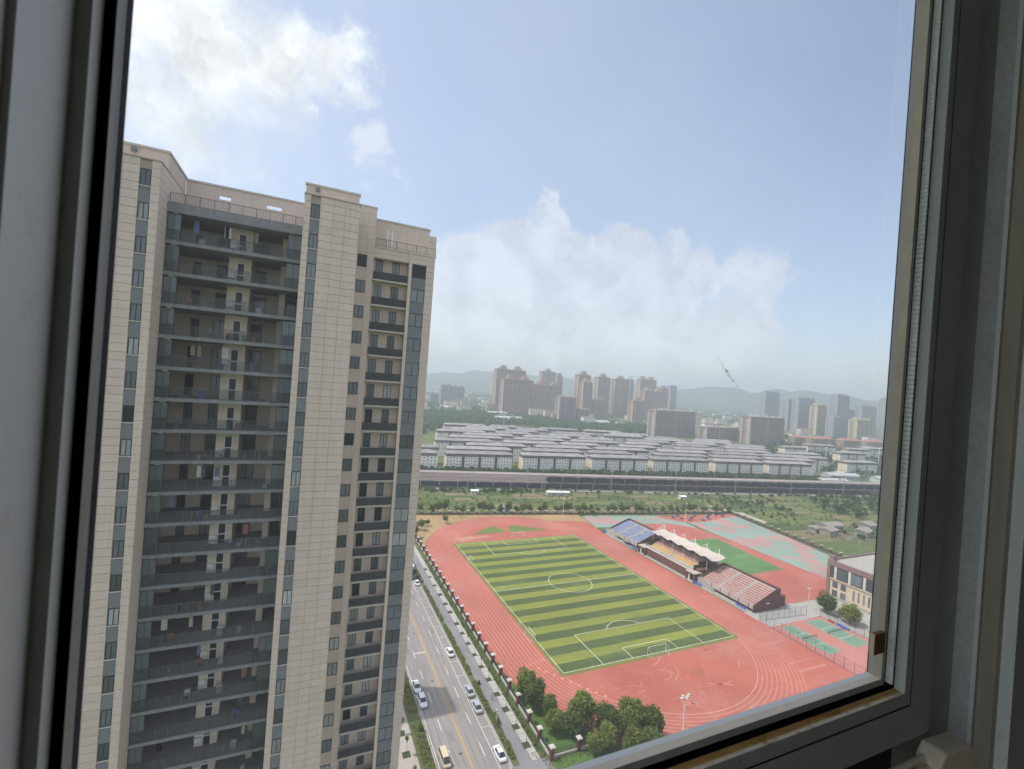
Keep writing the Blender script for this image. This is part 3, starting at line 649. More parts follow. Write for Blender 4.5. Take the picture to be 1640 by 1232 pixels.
    tc = N(nt, 'ShaderNodeTexCoord'); mp = N(nt, 'ShaderNodeMapping'); mp.inputs['Scale'].default_value = (3, 3, 1.2); L(tc.outputs['Object'], mp.inputs[0])
    nz = N(nt, 'ShaderNodeTexNoise', i_Scale=4.0, i_Detail=6.0); L(mp.outputs[0], nz.inputs['Vector'])
    mr = N(nt, 'ShaderNodeMapRange'); L(nz.outputs['Fac'], mr.inputs[0]); mr.inputs[1].default_value = .3; mr.inputs[2].default_value = .8; mr.inputs[3].default_value = .022; mr.inputs[4].default_value = .068
    m1 = N(nt, 'ShaderNodeMixShader'); L(mr.outputs[0], m1.inputs[0]); L(tr.outputs[0], m1.inputs[1]); L(tl.outputs[0], m1.inputs[2])
    m2 = N(nt, 'ShaderNodeMixShader'); L(fr.outputs[0], m2.inputs[0]); L(m1.outputs[0], m2.inputs[1]); L(gl.outputs[0], m2.inputs[2]); L(m2.outputs[0], nt.nodes['Material Output'].inputs[0])
    x0, x1, z0, z1, y = -.105, .6045, -.302, ZT, .3008
    pane = wp('pane', MB().face([W3(x0, y, z0), W3(x1, y, z0), W3(x1, y, z1), W3(x0, y, z1)]), m)
    # smear of dried dirt on the pane: ragged little flakes
    SM = mat('dried_dirt', (.10, .095, .09), rough=.95, var=.3, scale=300)
    b = MB(); rg = random.Random(4)
    path = [(1.104, .134), (1.125, .112), (1.148, .090), (1.16, .078), (1.185, .060), (1.213, .038)]
    wid = [.001, .002, .006, .009, .004, .001]
    for i in range(5):
        for _ in range(34 if i in (1, 2, 3) else 10):
            q = rg.random(); t = path[i][0] + (path[i + 1][0] - path[i][0]) * q; s = path[i][1] + (path[i + 1][1] - path[i][1]) * q
            ww = wid[i] + (wid[i + 1] - wid[i]) * q
            t += rg.gauss(0, ww * .45); s += rg.gauss(0, ww * .45); r = rg.uniform(.0003, .0006) * (.5 + 45 * ww)
            k = [(r * rg.uniform(.5, 1.3) * math.cos(a), r * rg.uniform(.5, 1.3) * math.sin(a)) for a in np.linspace(0, 2 * math.pi, 7)[:-1]]
            yy = .3002 - rg.uniform(0, .0003)
            b.face([W3(t * .3 + dx * .8, yy, s * .3 + dz) for dx, dz in k])
    sm = wpart(T, 'dirt_smear', b, SM)
    # little brown glazing block wedged at the foot of the right stile
    blk = thing('glazing_block', 'small brown wooden wedge stuck against the pane corner', 'wedge', W3(.600, .295, -.27))
    wpart(blk, 'wedge', MB().box(CAM.x + .5794, CAM.x + .5992, CAM.y + .285, CAM.y + .2895, CAM.z - .2655, CAM.z - .2432), mat('wedge_wood', (.16, .085, .035), rough=.8, var=.2, scale=60))
    wpart(blk, 'pale_edge', MB().box(CAM.x + .5787, CAM.x + .5793, CAM.y + .2852, CAM.y + .2897, CAM.z - .2658, CAM.z - .2428), mat('wedge_pale', (.5, .42, .3), rough=.8))  # thin paler face on the left of the wedge
    # end cap and rails of the lower track
    t = thing('rail_bracket', 'cream plastic end bracket holding ribbed rails under the window', 'bracket', W3(.70, .262, -.40))
    cap = MB(); a, w0, w1, zt, zb = .655, .252, .276, -.370, -.47
    prof = [(a, zb), (a, zt - .012), (a + .010, zt), (a + .066, zt - .004), (a + .078, zt - .018), (a + .078, zb)]
    k = len(cap.v)
    for w in (w0, w1): cap.v += [W3(v, w, z) for v, z in prof]
    n = len(prof)
    cap.f += [tuple(range(n)), tuple(range(2 * n - 1, n - 1, -1))] + [(i, n + i, n + (i + 1) % n, (i + 1) % n) for i in range(n)]; cap.m += [0] * (n + 2)
    o = wpart(t, 'end_cap', cap, CREAM); md = o.modifiers.new('soft', 'BEVEL'); md.width = .0035; md.segments = 3
    for i, (w, z) in enumerate(((.268, -.3835), (.262, -.391), (.2555, -.399))):
        wpart(t, 'rail', MB().tube(W3(-.12, w, z), W3(.66, w, z), .0034, n=10), CREAM)
    return T
window()
# the room around the camera: walls, ceiling, floor, and the outside of our own building
X, Y, Z = CAM
structure('room_wall', MB().box(X - .75, X + 3, Y - 3.6, Y - 3.4, Z - 1.5, Z + 1.4).box(X + 3, X + 3.2, Y - 3.6, Y + .4, Z - 1.5, Z + 1.4)
          .box(X - .75, X - .6, Y - 3.4, Y - .75, Z - 1.5, Z + 1.4).box(X - .75, X - .6, Y - .75, Y + .315, Z - 1.5, Z - 1.25).box(X - .75, X - .6, Y + .2, Y + .315, Z - 1.25, Z + 1.4), ROOM_M)  # gap in the left wall is added to light the window frame
structure('room_floor', MB().box(X - .75, X + 3.2, Y - 3.6, Y + .4, Z - 1.7, Z - 1.5), mat('room_floor', (.18, .15, .12), rough=.6))
structure('room_ceiling_sunshade', MB().box(X - .8, X + 3.2, Y - 3.6, Y + .40, Z + 1.4, Z + 1.75).box(X - 1.4, X + 3.2, Y + .40, Y + .95, Z + 1.7, Z + 1.85), ROOM_M)  # second box: unseen overhang added to keep the sun off the frame
structure('outer_wall', MB().box(X - .75, X - .17, Y + .315, Y + .40, Z - 1.5, Z + 1.4).box(X + .91, X + 3.2, Y + .315, Y + .40, Z - 1.5, Z + 1.4).box(X - .17, X + .91, Y + .315, Y + .40, Z - 1.5, Z - .47).box(X - .17, X + .91, Y + .315, Y + .40, Z + .9, Z + 1.4), STONE_W)

# ------------------------------------------------------------------ trees and hedges
def leaf_quads(centres, normals_rand, size, rg):
    n = len(centres)
    a = rg.normal(size=(n, 3)); a[:, 2] *= .5; a /= np.linalg.norm(a, axis=1, keepdims=True)
    b = np.cross(a, rg.normal(size=(n, 3))); b[:, 2] *= .6; b /= np.linalg.norm(b, axis=1, keepdims=True)
    s = size * rg.uniform(.6, 1.25, size=(n, 1)); a = a * s; b = b * s * .62
    V = np.empty((n, 4, 3)); V[:, 0] = centres - a; V[:, 1] = centres + b; V[:, 2] = centres + a; V[:, 3] = centres - b
    return V.reshape(-1, 3), np.arange(n * 4).reshape(n, 4)
def crown_points(rg, n, rx, rz, lobes, zc):
    L = []
    for i in range(lobes):
        t = rg.uniform(0, 2 * math.pi); q = rg.uniform(-.75, .8); rr = rx * .62 * math.sqrt(max(0, 1 - q * q)) * rg.uniform(.55, 1.05)
        L.append((rr * math.cos(t), rr * math.sin(t), zc + q * rz * .72, rx * rg.uniform(.30, .50)))
    L.append((0, 0, zc, rx * .55))
    w = np.array([l[3] ** 2 for l in L]); idx = rg.choice(len(L), n, p=w / w.sum())
    d = rg.normal(size=(n, 3)); d /= np.linalg.norm(d, axis=1, keepdims=True)
    r = rg.uniform(.5, 1.0, size=(n, 1)) ** .6 * (1 + .16 * rg.normal(size=(n, 1)))
    A = np.array(L)[idx]
    return A[:, :3] + d * r * A[:, 3:4] * np.array([1, 1, .85 * min(1.3, rz / rx + .2)])
LEAF = [leafmat('leaf_green', (.19, .235, .05)), leafmat('leaf_dark', (.135, .185, .045)), leafmat('leaf_yellow', (.22, .235, .045))]
def tree_proto(seed, rx, rz, h, n, leaf, size, lobes=9, tr=.14):
    rg = np.random.default_rng(seed); zc = h - rz
    P = crown_points(rg, n, rx, rz, lobes, zc); V, F = leaf_quads(P, None, size, rg)
    cm = npmesh('crown', V, F, LEAF[leaf])
    b = MB(); b.tube((0, 0, -.1), (rx * .05, 0, zc * .6), tr, tr * .75, 7); b.tube((rx * .05, 0, zc * .6), (0, rx * .06, zc + rz * .3), tr * .75, tr * .3, 6)
    for k in range(5):
        a = rg.uniform(0, 6.28); b.tube((rx * .04, 0, zc * (.55 + .08 * k)), (rx * .6 * math.cos(a), rx * .6 * math.sin(a), zc + rz * rg.uniform(-.3, .5)), tr * .45, tr * .15, 5)
    return cm, b.mesh('trunk', TIMBER)
BIG = [tree_proto(i, 3.3, 3.5, 7.4, 4200, i % 2, .30, 17) for i in range(4)]
ROUND = [tree_proto(20 + i, 4.3, 3.7, 8.4, 4200, 1 - i, .33, 18, .17) for i in range(2)]
MEDT = [tree_proto(40 + i, 2.5, 2.4, 6.0, 900, i % 2, .36, 11) for i in range(4)]
SAPL = [tree_proto(60 + i, .55, .95, 3.9, 150, 0, .14, 5, .045) for i in range(4)]
SHRUB = [tree_proto(80 + i, 1.3, 1.0, 1.9, 420, i, .2, 6, .05) for i in range(3)]
def tree(proto, x, y, s, label, group=None, z=.06, name='tree', cat='tree', sz=None):
    t = thing(name, label, cat, (x, y, z), random.uniform(0, 6.28), group); t.scale = (s, s, s * (sz or random.uniform(.9, 1.12)))
    obj('crown', proto[0], None, t); obj('trunk', proto[1], None, t); return t
NEART = [(-49.3, -58.6, 1.0, 'bushy green tree rising behind the brick pillar wall, end of the clump'), (-48.6, -62.6, 1.05, 'second bushy tree along the wall, beside the painted lanes'),
         (-47.6, -71.3, .78, 'low tree on the lawn behind the second brick pillar'), (-43.8, -73.6, .85, 'low spreading tree in the middle of the fenced lawn'), (-40.4, -72.4, 1.12, 'tall pointed tree at the edge of the curved lanes'),
         (-36.2, -75.8, .95, 'broad tree on the lawn beside the tall pointed one'), (-38.5, -79.5, .8, 'small tree low on the lawn by the corner pillar'), (-32.5, -78.8, .9, 'rounded tree on the lawn towards the lamp mast'),
         (-30.0, -77.2, 1.16, 'dark full tree beside the outer lane of the bend'), (-26.0, -80.4, .9, 'last tree of the lawn clump, next to the window rail'), (-34.6, -83.5, .85, 'pale tree behind the lawn clump near the window rail'),
         (-29.3, -83.6, .8, 'tree half hidden by the window rail'), (-42.2, -79.6, .62, 'shrubby tree beside the cream capped corner pillar'), (-46.3, -66.3, .7, 'short tree between the bushy pair and the lawn')]
for i, (x, y, s, lb) in enumerate(NEART): tree(BIG[i % 4], x, y, s, lb, 'trees on the school lawn')
tree(ROUND[0], 87.8, -50.6, .98, 'round crowned tree beside the pale apron, nearer the stand', 'pair of round trees'); tree(ROUND[1], 88.2, -59.4, .98, 'round crowned tree beside the gym wall and blue boards', 'pair of round trees')
# saplings in square pits along the pavement
PIT = mat('tree_pit_soil', (.055, .07, .03), rough=.95, var=.4, scale=4)
pitM = MB().box(-.75, .75, -.75, .75, 0, .05).mesh('tree_pit', PIT)
for i, y in enumerate([-72.6, -66.8, -60.7, -54.9, -48.7, -42.8, -36.8, -30.7, -24.7, -18.6, -10.6, -4.5, 3, 11, 19, 27]):
    t = tree(SAPL[i % 4], -55.6, y, random.uniform(.9, 1.2), 'thin street sapling in a square pit, %s from the pavement end' % ORD(i), 'saplings along the pavement', z=.12)
    obj('tree_pit', pitM, None, t, (0, 0, .02), -t.rotation_euler.z)
for i, y in enumerate([-74, -66.6, -60.4, -52.8]):
    t = tree(SAPL[i % 4], -81.5, y, 1.1, 'thin sapling at the foot of the tower, %s from the frame bottom' % ORD(i), 'saplings by the tower', z=.1)
    obj('tree_pit', pitM, None, t, (0, 0, .02), -t.rotation_euler.z)
for x, y, s, l in ((-59.6, -64.4, .95, 'yellow-green shrub standing up out of the roadside hedge'), (-58.9, -61.9, .6, 'low yellow-green shrub at the hedge edge'), (-58.8, -49.5, .55, 'dark shrub leaning from the hedge onto the path'), (-77.2, -61.2, .9, 'yellow-green shrub on the hedge below the parked cars')):
    tree(SHRUB[2 if 'yellow' in l else 1], x, y, s, l, name='shrub', cat='shrub')
def hedge(label, x0, x1, y0, y1, h, seed, n_per=34, z=.06):
    rg = np.random.default_rng(seed); n = int((y1 - y0) * n_per)
    P = np.empty((n, 3)); P[:, 0] = rg.uniform(x0, x1, n); P[:, 1] = rg.uniform(y0, y1, n)
    bumps = .75 + .3 * np.sin(P[:, 1] * .9 + seed) * np.sin(P[:, 1] * .37) + .12 * np.sin(P[:, 1] * 2.3 + P[:, 0] * 2)
    P[:, 2] = h * bumps * rg.uniform(.25, 1.0, n) ** .6
    P[:, 0] += .22 * np.sin(P[:, 1] * 1.3) * rg.uniform(0, 1, n)
    keep = (np.sin(P[:, 1] * .21 + seed * 2) > -.93); P = P[keep]
    V, F = leaf_quads(P, None, .21, rg); V[:, 2] += z
    t = thing('hedge', label, 'hedge', ((x0 + x1) / 2, (y0 + y1) / 2, z))
    mi = (np.sin(P[:, 1] * .33 + 1.3 * np.sin(P[:, 1] * .11)) + rg.normal(size=len(P)) * .35 > .75).astype(int)
    me = npmesh('foliage', V, F, [leafmat('hedge_green', (.20, .245, .065)), leafmat('hedge_olive', (.26, .245, .085))], mi)
    o = obj('foliage', me, None, t, -Vector(t.location)); o['kind'] = 'stuff'; return t
hedge('long clipped hedge between the parking bays and the footpath', -60.5, -59.2, -76.6, 40, .9, 1, 60)
hedge('hedge strip between the road and the tower pavement', -78.8, -76.5, -120, -34, .9, 2, 80)
def tufts(name, polys, n, size, m, seed, parent=None, zmax=.35):
    rg = np.random.default_rng(seed); P = []
    for (x0, x1, y0, y1) in polys:
        k = n; P.append(np.column_stack([rg.uniform(x0, x1, k), rg.uniform(y0, y1, k), rg.uniform(.06, zmax, k)]))
    V, F = leaf_quads(np.vstack(P), None, size, rg); return tag(obj(name, npmesh(name, V, F, m), None), kind='stuff')
tufts('verge_plants', [(-54.0, -52.4, -82, 30)], 2600, .16, leafmat('verge_green', (.07, .12, .03)), 5)
tufts('lawn_undergrowth', [(-51.4, -30, -96, -76)], 2500, .2, LEAF[0], 6, zmax=.5)

# ------------------------------------------------------------------ school wall with brick pillars
def school_wall():
    T = thing('boundary_wall', 'low pale wall with red-brown tiled pillars and dark railings beside the track', 'wall', (-52, 0, 0))
    pil = MB().box(-.42, .42, -.42, .42, 0, 2.75).mesh('pillar', BRICK_R)
    cap = MB().box(-.6, .6, -.6, .6, 2.75, 2.95).box(-.4, .4, -.4, .4, 2.95, 3.05).mesh('pillar_cap', CAPST)
    ys = [-77.9, -72.1, -66.6, -60.2] + [-54.4 + 5.95 * i for i in range(26)]
    bars = MB()
    L = 5.1
    for z in (.75, 1.9): bars.box(-.025, .025, 0, L, z, z + .05)
    for i in range(34): bars.box(-.012, .012, i * .15, i * .15 + .025, .62, 2.1)
    barM = bars.mesh('railing', RAILM); wl = MB().box(-.14, .14, 0, L, 0, .5).mesh('low_wall', CONC_L); wc = MB().box(-.19, .19, 0, L, .5, .58).mesh('wall_coping', CAPST)
    for i, y in enumerate(ys):
        p = obj('pillar', pil, None, T, (0, y, .05)); obj('pillar_cap', cap, None, p)
        if i < len(ys) - 1:
            s = (ys[i + 1] - y - .86) / L
            for me, nm in ((barM, 'railing'), (wl, 'low_wall'), (wc, 'wall_coping')):
                o = obj(nm, me, None, T, (0, y + .43, .05)); o.scale = (1, s, 1)
    # return wall across the front lawn
    p = obj('pillar', pil, None, T, (7.2, -77.6, .05)); obj('pillar_cap', cap, None, p)
    for x0 in (.43, 7.6):
        for me, nm in ((barM, 'railing'), (wl, 'low_wall'), (wc, 'wall_coping')):
            o = obj(nm, me, None, T, (x0, -77.7, .05), R_(-90)); o.scale = (1, 1.22, 1)
school_wall()

# ------------------------------------------------------------------ vehicles
TYRE = BLACK
CGLASS = glassy('car_glass', (.02, .025, .03), .05, .1, .7)
LAMP = mat('headlamp', (.6, .62, .65), rough=.1, spec=.8); TAIL = mat('tail_lamp', (.35, .02, .02), rough=.2)
def paint(name, c): return mat('paint_' + name, c, rough=.22, var=.02, spec=.6)
def loft(st, m=0, b=None):
    b = b or MB(); n = len(st[0]); k = len(b.v)
    for ring in st: b.v += ring
    for i in range(len(st) - 1):
        for j in range(n):
            q = (j + 1) % n; b.f.append((k + i * n + j, k + i * n + q, k + (i + 1) * n + q, k + (i + 1) * n + j)); b.m.append(m)
    b.f.append(tuple(k + n - 1 - j for j in range(n))); b.m.append(m); e = k + (len(st) - 1) * n; b.f.append(tuple(e + j for j in range(n))); b.m.append(m)
    return b
def sect(y, hw, z0, z1, c=.12):
    return [(-hw, y, z0 + c * .6), (-hw + c, y, z0), (hw - c, y, z0), (hw, y, z0 + c * .6), (hw, y, z1 - c), (hw - c, y, z1), (-hw + c, y, z1), (-hw, y, z1 - c)]
CARP = {}
def car_proto(kind):
    if kind in CARP: return CARP[kind]
    if kind == 'sedan':
        body = [sect(-2.3, .62, .38, .68), sect(-2.18, .82, .26, .86), sect(-1.5, .9, .2, .95), sect(0, .91, .19, .93), sect(1.3, .9, .2, .88), sect(2.0, .82, .24, .78), sect(2.28, .62, .34, .62)]
        cab = (-1.75, -.95, .45, 1.25, .93, 1.46, .80, .60)
    elif kind == 'suv':
        body = [sect(-2.25, .75, .45, .95), sect(-2.15, .88, .32, 1.02), sect(-1.4, .93, .28, 1.08), sect(0, .94, .27, 1.06), sect(1.2, .93, .28, 1.0), sect(2.05, .86, .3, .92), sect(2.25, .7, .4, .78)]
        cab = (-2.1, -1.75, .35, 1.1, 1.06, 1.68, .84, .66)
    else:   # van
        body = [sect(-2.2, .78, .45, 1.02), sect(-2.15, .83, .32, 1.05), sect(-1.2, .85, .28, 1.08), sect(0.2, .85, .27, 1.08), sect(1.5, .85, .28, 1.02), sect(2.05, .82, .3, .86), sect(2.2, .7, .4, .72)]
        cab = (-2.15, -2.05, 1.1, 1.85, 1.07, 1.9, .80, .68)
    y0, y1, y2, y3, zb, zt, hb, ht = cab
    P = {}
    P['body'] = loft(body)
    r = MB(); r.v = [(-ht, y1, zt), (ht, y1, zt), (ht, y2, zt), (-ht, y2, zt), (-ht * .9, y1 + .06, zt + .05), (ht * .9, y1 + .06, zt + .05), (ht * .9, y2 - .06, zt + .05), (-ht * .9, y2 - .06, zt + .05)]
    r.f = [(4, 5, 6, 7), (0, 1, 5, 4), (1, 2, 6, 5), (2, 3, 7, 6), (3, 0, 4, 7), (3, 2, 1, 0)]; r.m = [0] * 6
    for s in (-1, 1):   # pillars
        for yb, yt in ((y0 + .02, y1), (y3 - .02, y2), ((y0 + y3) / 2 - .1, (y1 + y2) / 2)): r.tube((s * hb, yb, zb), (s * ht, yt, zt), .045, n=5)
    P['roof'] = r
    bl, br, tl, tr_ = (-hb, y0, zb), (hb, y0, zb), (-ht, y1, zt), (ht, y1, zt)
    P['rear_window'] = MB().face([br, bl, tl, tr_])
    fl, frr, gl_, gr = (-hb, y3, zb), (hb, y3, zb), (-ht, y2, zt), (ht, y2, zt)
    P['windscreen'] = MB().face([fl, frr, gr, gl_])
    P['side_window0'] = MB().face([bl, fl, gl_, tl]); P['side_window1'] = MB().face([frr, br, tr_, gr])
    wh = MB().tube((-.11, 0, 0), (.11, 0, 0), .32, n=14); P['wheel'] = wh; P['rim'] = MB().tube((-.118, 0, 0), (.118, 0, 0), .19, n=10)
    yf, yr = body[-2][0][1], body[1][0][1]; zf = body[-2][5][2] - .16; zr = body[1][5][2] - .2
    P['headlight'] = MB().box(-.16, .16, 0, .08, -.07, .07); P['tail_light'] = MB().box(-.15, .15, -.06, .02, -.09, .09)
    CARP[kind] = ({k: v.mesh(k.rstrip('01'), [{'body': WHITE, 'roof': WHITE, 'wheel': TYRE, 'rim': STEEL, 'headlight': LAMP, 'tail_light': TAIL}.get(k, CGLASS)]) for k, v in P.items()}, (yf, yr, zf, zr, body[3][3][0]))
    return CARP[kind]
def car(kind, x, y, rz, pm, label, group=None, cat='car', name='parked_car', z=.03):
    P, (yf, yr, zf, zr, hw) = car_proto(kind); t = thing(name, label, cat, (x, y, z), rz, group)
    for n in ('body', 'roof'):
        me = P[n].copy(); me.materials.clear(); me.materials.append(pm); obj(n, me, None, t)
    for n in ('rear_window', 'windscreen', 'side_window0', 'side_window1'): obj(n.rstrip('01'), P[n], None, t)
    for sx in (-1, 1):
        for yy in (-1.35, 1.38):
            w = obj('wheel', P['wheel'], None, t, (sx * (hw - .1), yy, .32)); obj('rim', P['rim'], None, w)
        obj('headlight', P['headlight'], None, t, (sx * .62, yf + .02, zf)); obj('tail_light', P['tail_light'], None, t, (sx * .6, yr - .01, zr))
    return t
WP, SP, BP = paint('white', (.75, .76, .78)), paint('silver', (.42, .45, .48)), paint('cream', (.62, .54, .36))
g = 'cars parked along the road'
PK = math.pi
car('sedan', -62.4, -73.2, 0, WP, 'white saloon in the bay beside the hedge end', g)
car('sedan', -62.4, -58.0, 0, SP, 'silver saloon parked second from the hedge end, in front of another silver one', g)
car('sedan', -62.4, -51.9, 0, SP, 'silver saloon parked just up the road of the first silver one', g)
car('sedan', -62.4, -33.9, 0, WP, 'white saloon alone in the bays halfway up the road', g)
car('sedan', -62.0, 14.4, 0, WP, 'white saloon behind the dark truck far up the road', g)
car('sedan', -75.0, -46.2, PK, WP, 'white saloon in front, of the two on the tower side', g)
car('suv', -74.8, -52.1, PK, WP, 'white hatchback behind, of the two on the tower side', g)
car('van', -74.2, -70.9, PK, BP, 'cream minivan by the tower side hedge', g, 'van', 'parked_van')
def truck(x, y, label, box, dark):
    t = thing('parked_truck', label, 'truck', (x, y, .03), 0, 'trucks parked along the road')
    obj('cab', loft([sect(1.6, 1.05, .5, 2.3), sect(2.0, 1.1, .45, 2.5), sect(3.0, 1.1, .45, 2.4), sect(3.4, 1.05, .45, 1.7)]), dark if not box else WP, t)
    obj('windscreen', MB().face([(-.95, 3.07, 2.2), (.95, 3.07, 2.2), (.98, 3.42, 1.5), (-.98, 3.42, 1.5)]), CGLASS, t)
    obj('chassis', MB().box(-.9, .9, -3.2, 1.7, .5, .85), BLACK, t)
    if box: obj('cargo_box', MB().box(-1.15, 1.15, -3.3, 1.5, .9, 2.9), WP, t)
    else:
        obj('cargo_bed', MB().box(-1.15, 1.15, -3.3, 1.5, .9, 1.05).box(-1.15, -1.08, -3.3, 1.5, 1.05, 1.75).box(1.08, 1.15, -3.3, 1.5, 1.05, 1.75).box(-1.08, 1.08, -3.3, -3.22, 1.05, 1.75).box(-1.08, 1.08, 1.42, 1.5, 1.05, 1.9), dark, t)
    w = MB().tube((-.14, 0, 0), (.14, 0, 0), .45, n=14).mesh('wheel', TYRE)
    for sx in (-1, 1):
        for yy in (-2.2, 2.4): obj('wheel', w, None, t, (sx * .95, yy, .45))
    for sx in (-1, 1): obj('headlight', MB().box(sx * .8 - .15, sx * .8 + .15, 3.38, 3.46, .75, .92), LAMP, t)
truck(-62.1, 28.0, 'white box truck parked far up the road', True, WP); truck(-62.0, 20.8, 'dark open bed truck parked between the white truck and car', False, paint('dark_green', (.03, .045, .04)))
# bicycle at the pavement end
def bicycle(x, y, rz):
    t = thing('bicycle', 'small bicycle standing at the end of the pale paving', 'bicycle', (x, y, .13), rz)
    for yy in (-.52, .52):
        w = MB()
        for i in range(18):
            a0, a1 = 2 * math.pi * i / 18, 2 * math.pi * (i + 1) / 18
            w.tube((0, yy + .33 * math.cos(a0), .34 + .33 * math.sin(a0)), (0, yy + .33 * math.cos(a1), .34 + .33 * math.sin(a1)), .022, n=5, cap=False)
        for i in range(8): a = math.pi * i / 4; w.tube((0, yy, .34), (0, yy + .32 * math.cos(a), .34 + .32 * math.sin(a)), .006, n=3, cap=False)
        obj('wheel', w, TYRE, t)
    f = MB()
    for p, q in (((0, -.52, .34), (0, -.1, .34)), ((0, -.1, .34), (0, -.22, .82)), ((0, -.52, .34), (0, -.2, .78)), ((0, -.1, .34), (0, .36, .78)), ((0, -.2, .78), (0, .36, .82)), ((0, .36, .95), (0, .52, .34))): f.tube(p, q, .022, n=5)
    obj('frame', f, WHITE_D, t); obj('saddle', MB().box(-.07, .07, -.36, -.1, .82, .88), BLACK, t); obj('handlebar', MB().tube((-.27, .36, .98), (.27, .36, .98), .016, n=5), STEEL, t)
bicycle(-55.2, -76.2, .5)
def person(x, y, label, shirt, trouser, rz=0):
    t = thing('person', label, 'person', (x, y, .12), rz)
    V = [(0, 0, .93), (0, 0, 1.2), (0, 0, 1.42), (0, .01, 1.52), (0, .02, 1.66), (-.19, 0, 1.40), (-.25, .03, 1.12), (-.24, .12, .88), (.19, 0, 1.40), (.25, -.02, 1.12), (.24, .05, .88), (-.10, 0, .90), (-.11, .10, .50), (-.11, .05, .06), (-.11, .2, .03), (.10, 0, .90), (.11, -.04, .50), (.11, -.2, .08), (.11, -.06, .03)]
    E_ = [(0, 1), (1, 2), (2, 3), (3, 4), (2, 5), (5, 6), (6, 7), (2, 8), (8, 9), (9, 10), (0, 11), (11, 12), (12, 13), (13, 14), (0, 15), (15, 16), (16, 17), (17, 18)]
    Rr = [.13, .125, .13, .05, .105, .06, .045, .035, .06, .045, .035, .085, .06, .042, .04, .085, .06, .042, .04]
    me = bpy.data.meshes.new('body'); me.from_pydata(V, E_, []); me.update(); me.materials.append(trouser); o = obj('body', me, None, t)
    sk = o.modifiers.new('skin', 'SKIN'); o.modifiers.new('sub', 'SUBSURF').levels = 1
    for i, r in enumerate(Rr): me.skin_vertices[0].data[i].radius = (r, r * .8 if i < 3 else r)
    me.skin_vertices[0].data[0].use_root = True
    obj('shirt', loft([[(.2 * math.cos(a) * s, .145 * math.sin(a) * s, z) for a in np.linspace(0, 2 * math.pi, 11)[:-1]] for z, s in ((.88, .85), (1.1, .82), (1.35, 1.0), (1.47, .5))]), shirt, t)
    hb = MB(); hb = loft([[(.098 * math.cos(a) * s, .11 * math.sin(a) * s - .01, z) for a in np.linspace(0, 2 * math.pi, 9)[:-1]] for z, s in ((1.62, .9), (1.70, 1.02), (1.76, .85), (1.79, .3))]); obj('hair', hb, BLACK, t)
person(-57.6, -56.6, 'person walking on the grey path in light clothes', mat('light_shirt', (.6, .6, .6)), mat('grey_trousers', (.12, .13, .16)), .3)

# ------------------------------------------------------------------ lamps and masts
def lamp(x, y, h, label, group, arm=1.2, side=1, z=.1):
    t = thing('street_lamp', label, 'street lamp', (x, y, z), 0, group)
    obj('pole', MB().tube((0, 0, 0), (0, 0, h), .09, .05, 8), WHITE_D, t)
    if arm: obj('arm', MB().tube((0, 0, h - .1), (side * arm, 0, h + .15), .035, n=6), WHITE_D, t); obj('lamp_head', MB().box(side * arm - .1, side * arm + .5, -.12, .12, h + .1, h + .2), WHITE, t)
    else: obj('lamp_head', MB().tube((0, 0, h), (0, 0, h + .35), .16, .12, 8), WHITE, t)
for y in (-64.9, -41.5, -13, 15.5): lamp(-59.9, y, 3.6, 'short white path lamp in the roadside hedge, ' + {-64.9: 'by the yellow-green shrub', -41.5: 'level with the lone white car', -13: 'halfway up the hedge', 15.5: 'by the white car behind the trucks'}[y], 'path lamps in the hedge', 0)
lamp(-76.6, -56.4, 3.6, 'short white lamp by the tower side hedge', None, 0)
def mast(x, y, h, label, w=2.6):
    t = thing('floodlight_mast', label, 'floodlight', (x, y, .06), 0, 'floodlight masts')
    obj('pole', MB().tube((0, 0, 0), (0, 0, h), .16, .09, 8), WHITE, t); obj('cross_arm', MB().box(-w / 2, w / 2, -.06, .06, h - .1, h).box(-.06, .06, -w / 3, w / 3, h - .1, h), WHITE, t)
    hd = MB().box(-.28, .28, -.2, .2, 0, .28).mesh('lamp_head', WHITE_D)
    for i in range(4): obj('lamp_head', hd, None, t, (-w / 2 + w * i / 3, random.choice((-.25, .25)), h))
mast(-22.6, -86.2, 13.0, 'white floodlight mast rising in front of the near bend'); mast(41, 77, 13.6, 'white floodlight mast at the far bend by the tree row', 1.8)
mast(118.9, 55.5, 13.4, 'white floodlight mast on the corner by the green courts', 1.8); mast(92.6, -40.8, 4.5, 'short white lamp at the end of the brick stand', .8)

